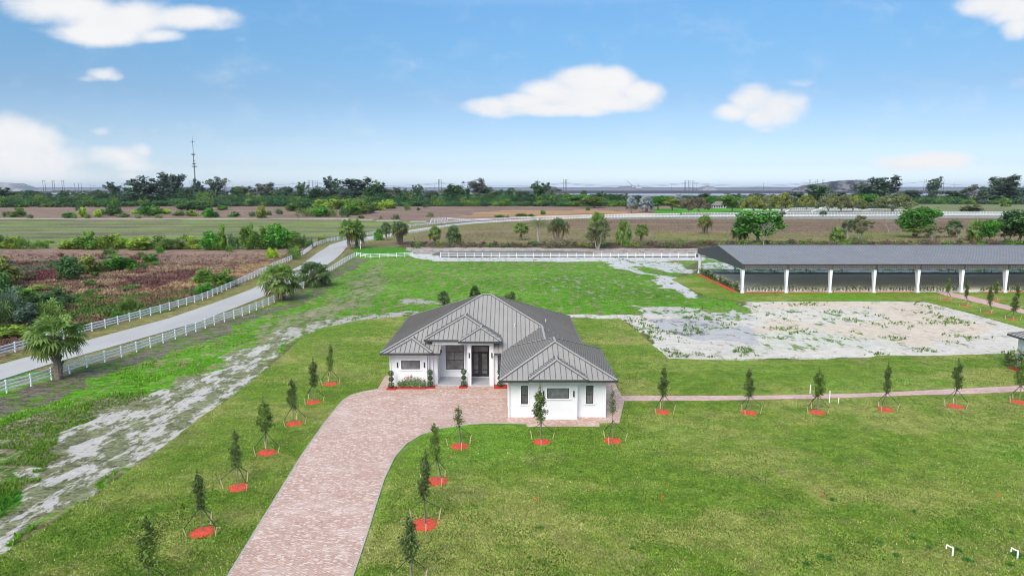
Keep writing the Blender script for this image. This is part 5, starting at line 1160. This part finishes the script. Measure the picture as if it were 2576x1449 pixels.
# sagging wires
def wire(a,b,sag,label):
    P0,P1=a,b; mb=MB(); pts=[]
    for k in range(17):
        t=k/16; q=P0.lerp(P1,t); q=Vector((q.x,q.y,q.z-sag*4*t*(1-t))); pts.append(q)
    c=pts[0].copy(); mb.path([p-c for p in pts],[.38]*17,3); o=mb.build('power_line',STEEL); o.location=c; tag(o,label,'power line','sagging power lines on the horizon')
W_=[(228,467),(315,466),(788,459),(1107,460),(1422,460),(1735,459),(2053,458),(2325,457),(2564,459)]
for i,((a,ya),(b,yb)) in enumerate(zip(W_[:-1],W_[1:])):
    wire(atY(a,ya,2440),atY(b,yb,2440),12 if b-a>200 else 5,f'thin sagging power line, {ORD[i]} span from the left')
    if i in (2,3,4,5): wire(atY(a,ya+2,2445),atY(b,yb+2,2445),14,f'lower sagging power line under the {ORD[i]} span')
g=G(1605,478); r=empty('dragline_excavator',g); tag(r,'pale dragline excavator with raised boom on the horizon','excavator'); s=(g.y*cP)/F; RUS=simple('pale_paint',(.34,.38,.42),.7)
MB().box(-6*s,8*s,-10,10,8,8*s).build('cab',RUS,r); MB().box(-5*s,6*s,-12,12,0,8).build('track',STEEL,r)
MB().bar((-6*s,0,6*s),(-17.5*s,0,13*s),2.4,2.4).bar((-17.5*s,0,13*s),(-30*s,0,24*s),2.2,2.2).bar((-17*s,0,0),(-17*s,0,13*s),1.6,1.6).build('boom',STEEL,r); MB().bar((2*s,0,8*s),(-.5*s,0,15*s),2,2).build('mast',STEEL,r)
def mound(xs,base,col,label,Yd=None,thick=320,name='hill'):
    """xs: (px, top row) outline"""
    rn=np.random.default_rng(len(xs)); X=np.array([p[0] for p in xs],float);T=np.array([p[1] for p in xs],float); Y=G(1288,base).y; n=90; m=14
    px=np.linspace(X[0],X[-1],n); top=np.interp(px,X,T); V=[]
    for j in range(m):
        t=j/(m-1); f=math.sin(math.pi*t)**.45 if 0<t<1 else 0
        for i in range(n):
            Yv=Y+t*thick; h=max(atY(px[i],top[i],Yv).z,0)
            x=(px[i]-CX)/F*(Yv*cP+H*sP); k=1+.1*(rn.random()-.5)*(0<t<.45)
            V.append((x,Yv,h*min(1,f*1.35)*k-.5))
    i=np.arange(m-1)[:,None]*n+np.arange(n-1)[None,:]; Q=np.stack([i,i+1,i+n+1,i+n],-1).reshape(-1,4)
    mt,t,p,_=newmat('spoil'); P=pos(t)
    t.l.new(t.mix(t.ramp(t.noise(t.mapping(P,(1,1,2.2),(0,.5,0)),.016,6,.72),.42,.6),col[0],col[1]),p.inputs['Base Color']); p.inputs['Roughness'].default_value=.95
    o=link(name,fast_mesh(name,np.array(V),Q,mt,smooth=True)); tag(o,label,kind='structure')
mound([(1985,480),(2000,473),(2020,466),(2060,462),(2090,457),(2110,455),(2145,453.5),(2178,453.5),(2192,462),(2215,470),(2260,478)],482,(C(40,44,58),C(120,120,124)),'great grey spoil mound')
mound([(-160,470),(-60,460),(0,460),(40,461),(62,462),(80,468),(100,475),(130,479)],481,(C(104,116,124),C(160,158,160)),'left mound')
mound([(1738,478),(1758,471),(1780,467),(1796,470),(1805,476)],480,(C(96,104,116),C(150,152,158)),'small mound')
mound([(1540,475),(1556,470),(1585,468.5),(1600,474)],477,(C(116,116,128),C(130,130,142)),'low mound')
mound([(1840+0,474.5),(1900,470.8),(2400,470.5),(2700,471),(2900,474)],476,(C(96,104,118),C(120,126,138)),'low ridge',thick=1500)
# ---------------------------------------------------------------- sky, sun, camera
SUN_EL,SUN_AZ=math.radians(40),math.radians(200)   # behind the camera, a little to its left
world=bpy.data.worlds.new('World'); sc.world=world; world.use_nodes=True; t=NT(world.node_tree)
for n in list(t.n): t.n.remove(n)
out=t.node('ShaderNodeOutputWorld'); bg=t.node('ShaderNodeBackground'); t.l.new(bg.outputs[0],out.inputs[0]); bg.inputs[1].default_value=.15
sk=t.node('ShaderNodeTexSky'); sk.sky_type='NISHITA'; sk.sun_disc=False; sk.sun_elevation=SUN_EL; sk.sun_rotation=SUN_AZ; sk.altitude=0; sk.air_density=1.; sk.dust_density=.6; sk.ozone_density=1.5
dirv=t.node('ShaderNodeTexCoord').outputs['Generated']; sep=t.node('ShaderNodeSeparateXYZ'); t.l.new(dirv,sep.inputs[0])
dx,dy,dz=sep.outputs
dyc=t.math('MAXIMUM',dy,.02); u=t.math('DIVIDE',dx,dyc); w=t.math('DIVIDE',dz,dyc)
cv=t.node('ShaderNodeCombineXYZ'); t.l.new(u,cv.inputs[0]); t.l.new(w,cv.inputs[1])
nz=t.noise(t.mapping(cv.outputs[0],(1,1.9,1)),11.,7,.62,.3); nz2=t.noise(cv.outputs[0],38.,5,.65)
wn=t.node('ShaderNodeTexNoise'); t.l.new(cv.outputs[0],wn.inputs['Vector']); wn.inputs['Scale'].default_value=9.; wn.inputs['Detail'].default_value=4
wv=t.node('ShaderNodeVectorMath',operation='SUBTRACT'); t.l.new(wn.outputs['Color'],wv.inputs[0]); wv.inputs[1].default_value=(.5,.5,.5)
ws=t.node('ShaderNodeVectorMath',operation='MULTIPLY'); t.l.new(wv.outputs[0],ws.inputs[0]); ws.inputs[1].default_value=(.035,.022,0)
wa=t.node('ShaderNodeVectorMath',operation='ADD'); t.l.new(cv.outputs[0],wa.inputs[0]); t.l.new(ws.outputs[0],wa.inputs[1]); CO=wa.outputs[0]
#CLOUDS
CLD=[(150,15,150,42,1),(300,45,170,46,1),(460,45,130,28,1),(250,85,120,26,1),(400,92,60,18,.9),(540,62,60,12,.6),(80,0,90,30,.8),(135,78,62,13,.42),(600,97,22,8,.3),
 (262,182,44,17,.8),(290,190,25,12,.7),(228,195,40,9,.5),(20,345,105,50,1),(80,365,85,52,1),(60,410,130,50,1),(150,400,80,34,.8),(70,445,170,30,.85),
 (290,393,95,26,.75),(360,376,34,17,.7),(330,412,90,18,.6),(250,331,30,11,.5),(388,329,18,8,.3),(340,447,46,13,.6),(170,452,100,12,.6),
 (1460,205,80,36,1),(1540,205,62,34,1),(1400,235,90,36,1),(1480,250,130,38,1),(1610,236,62,32,1),(1560,262,90,22,.95),(1330,262,80,26,1),(1240,273,72,22,.95),(1380,278,130,18,1),(1480,284,60,12,.8),
 (1900,255,62,38,.95),(1960,275,72,40,.95),(1930,295,60,30,.9),(1848,284,56,20,.8),(1992,262,40,22,.8),(1930,329,26,9,.6),(2015,213,38,9,.4),
 (2290,412,100,22,.9),(2370,403,76,22,1.),(2420,425,80,15,.45),(2195,318,24,7,.25),(2490,10,70,30,1),(2550,20,70,42,1),(2555,62,42,34,.95),(2560,210,30,20,.4)]
acc=None
for x,y,a,b,s in CLD:
    r_=ray(x,y); u0,w0=r_[0]/r_[1],r_[2]/r_[1]
    m=t.node('ShaderNodeMapping'); t.l.new(CO,m.inputs[0]); sx,sy=F/(a*1.35),F/(b*1.35)*.97; m.inputs['Scale'].default_value=(sx,sy,0); m.inputs['Location'].default_value=(-u0*sx,-w0*sy,0)
    d=t.node('ShaderNodeVectorMath',operation='DOT_PRODUCT'); t.l.new(m.outputs[0],d.inputs[0]); t.l.new(m.outputs[0],d.inputs[1])
    k=t.math('SUBTRACT',1.,d.outputs['Value'],clamp=True); k=t.math('MULTIPLY',k,s)
    acc=k if acc is None else t.math('SMOOTH_MAX',acc,k,.25)
mask=t.ramp(t.math('ADD',t.math('ADD',acc,t.math('MULTIPLY_ADD',nz,.8,-.4)),t.math('MULTIPLY_ADD',nz2,.22,-.11)),.16,.95)
mask=t.math('MULTIPLY',mask,t.ramp(acc,.02,.2)); mask=t.math('MULTIPLY',mask,t.math('GREATER_THAN',dy,.02)); mask=t.math('MULTIPLY',mask,t.ramp(dz,-.01,.02))
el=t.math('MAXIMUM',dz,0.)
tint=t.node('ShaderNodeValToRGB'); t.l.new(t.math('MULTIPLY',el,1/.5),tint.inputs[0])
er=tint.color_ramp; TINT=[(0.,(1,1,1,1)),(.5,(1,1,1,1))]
SKYT=[(0.0, (0.573, 0.699, 1.037, 1)), (0.017, (0.532, 0.649, 0.941, 1)), (0.057, (0.428, 0.505, 0.735, 1)), (0.135, (0.379, 0.438, 0.576, 1)), (0.244, (0.334, 0.406, 0.505, 1)), (0.35, (0.32, 0.453, 0.543, 1)), (0.48, (0.346, 0.514, 0.613, 1)), (0.62, (1.1, 1.02, 0.95, 1)), (1.0, (2.1, 1.8, 1.5, 1))]  # last stops lie above the view, raised and warmed to add fill light
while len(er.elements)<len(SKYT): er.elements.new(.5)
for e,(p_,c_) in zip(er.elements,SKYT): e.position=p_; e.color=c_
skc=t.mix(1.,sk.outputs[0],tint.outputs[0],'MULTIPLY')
CLW=3.95
body=t.mix(t.ramp(nz,.3,.7),(CLW*.93,CLW*.95,CLW*.985,1),(CLW,CLW,CLW*1.01,1))
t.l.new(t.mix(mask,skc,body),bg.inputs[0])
world.cycles.sampling_method='MANUAL'; world.cycles.sample_map_resolution=1024
L=bpy.data.lights.new('sun','SUN'); L.energy=2.15; L.angle=math.radians(38); L.color=(1.,.95,.86); so=bpy.data.objects.new('sun',L); COL.objects.link(so)
# the sky's sun rotation is clockwise from +Y
sd=Vector((math.sin(SUN_AZ)*math.cos(SUN_EL),math.cos(SUN_AZ)*math.cos(SUN_EL),math.sin(SUN_EL))); so.rotation_euler=sd.to_track_quat('Z','Y').to_euler(); so.location=(0,0,60)
cam=bpy.data.cameras.new('camera'); co=bpy.data.objects.new('camera',cam); COL.objects.link(co); co.location=(0,0,H); co.rotation_euler=(math.pi/2-PT,0,0)
cam.sensor_width=36; cam.lens=36*F/2576.; cam.clip_start=.5; cam.clip_end=60000; sc.camera=co
sc.view_settings.view_transform='Standard'; sc.view_settings.look='None'; sc.view_settings.exposure=0.66; sc.view_settings.gamma=1
hz=bpy.data.materials.new('haze'); hz.use_nodes=True; t=NT(hz.node_tree)
for n in list(t.n): t.n.remove(n)
o_=t.node('ShaderNodeOutputMaterial'); pv=t.node('ShaderNodeVolumePrincipled'); t.l.new(pv.outputs[0],o_.inputs['Volume'])
pv.inputs['Color'].default_value=(.80,.88,1.,1); pv.inputs['Density'].default_value=HZD; pv.inputs['Anisotropy'].default_value=.2
tag(MB().box(-34000,34000,-900,18800,-2.5,105).build('haze',hz),kind='stuff')
sc.cycles.max_bounces=8; sc.cycles.diffuse_bounces=6; sc.cycles.transmission_bounces=3; sc.cycles.volume_bounces=0; sc.cycles.use_denoising=True; sc.cycles.denoiser='OPENIMAGEDENOISE'; sc.cycles.denoising_input_passes='RGB_ALBEDO_NORMAL'; sc.cycles.denoising_prefilter='ACCURATE'; sc.cycles.pixel_filter_type='BLACKMAN_HARRIS'; sc.cycles.filter_width=1.0; sc.cycles.sample_clamp_indirect=4.
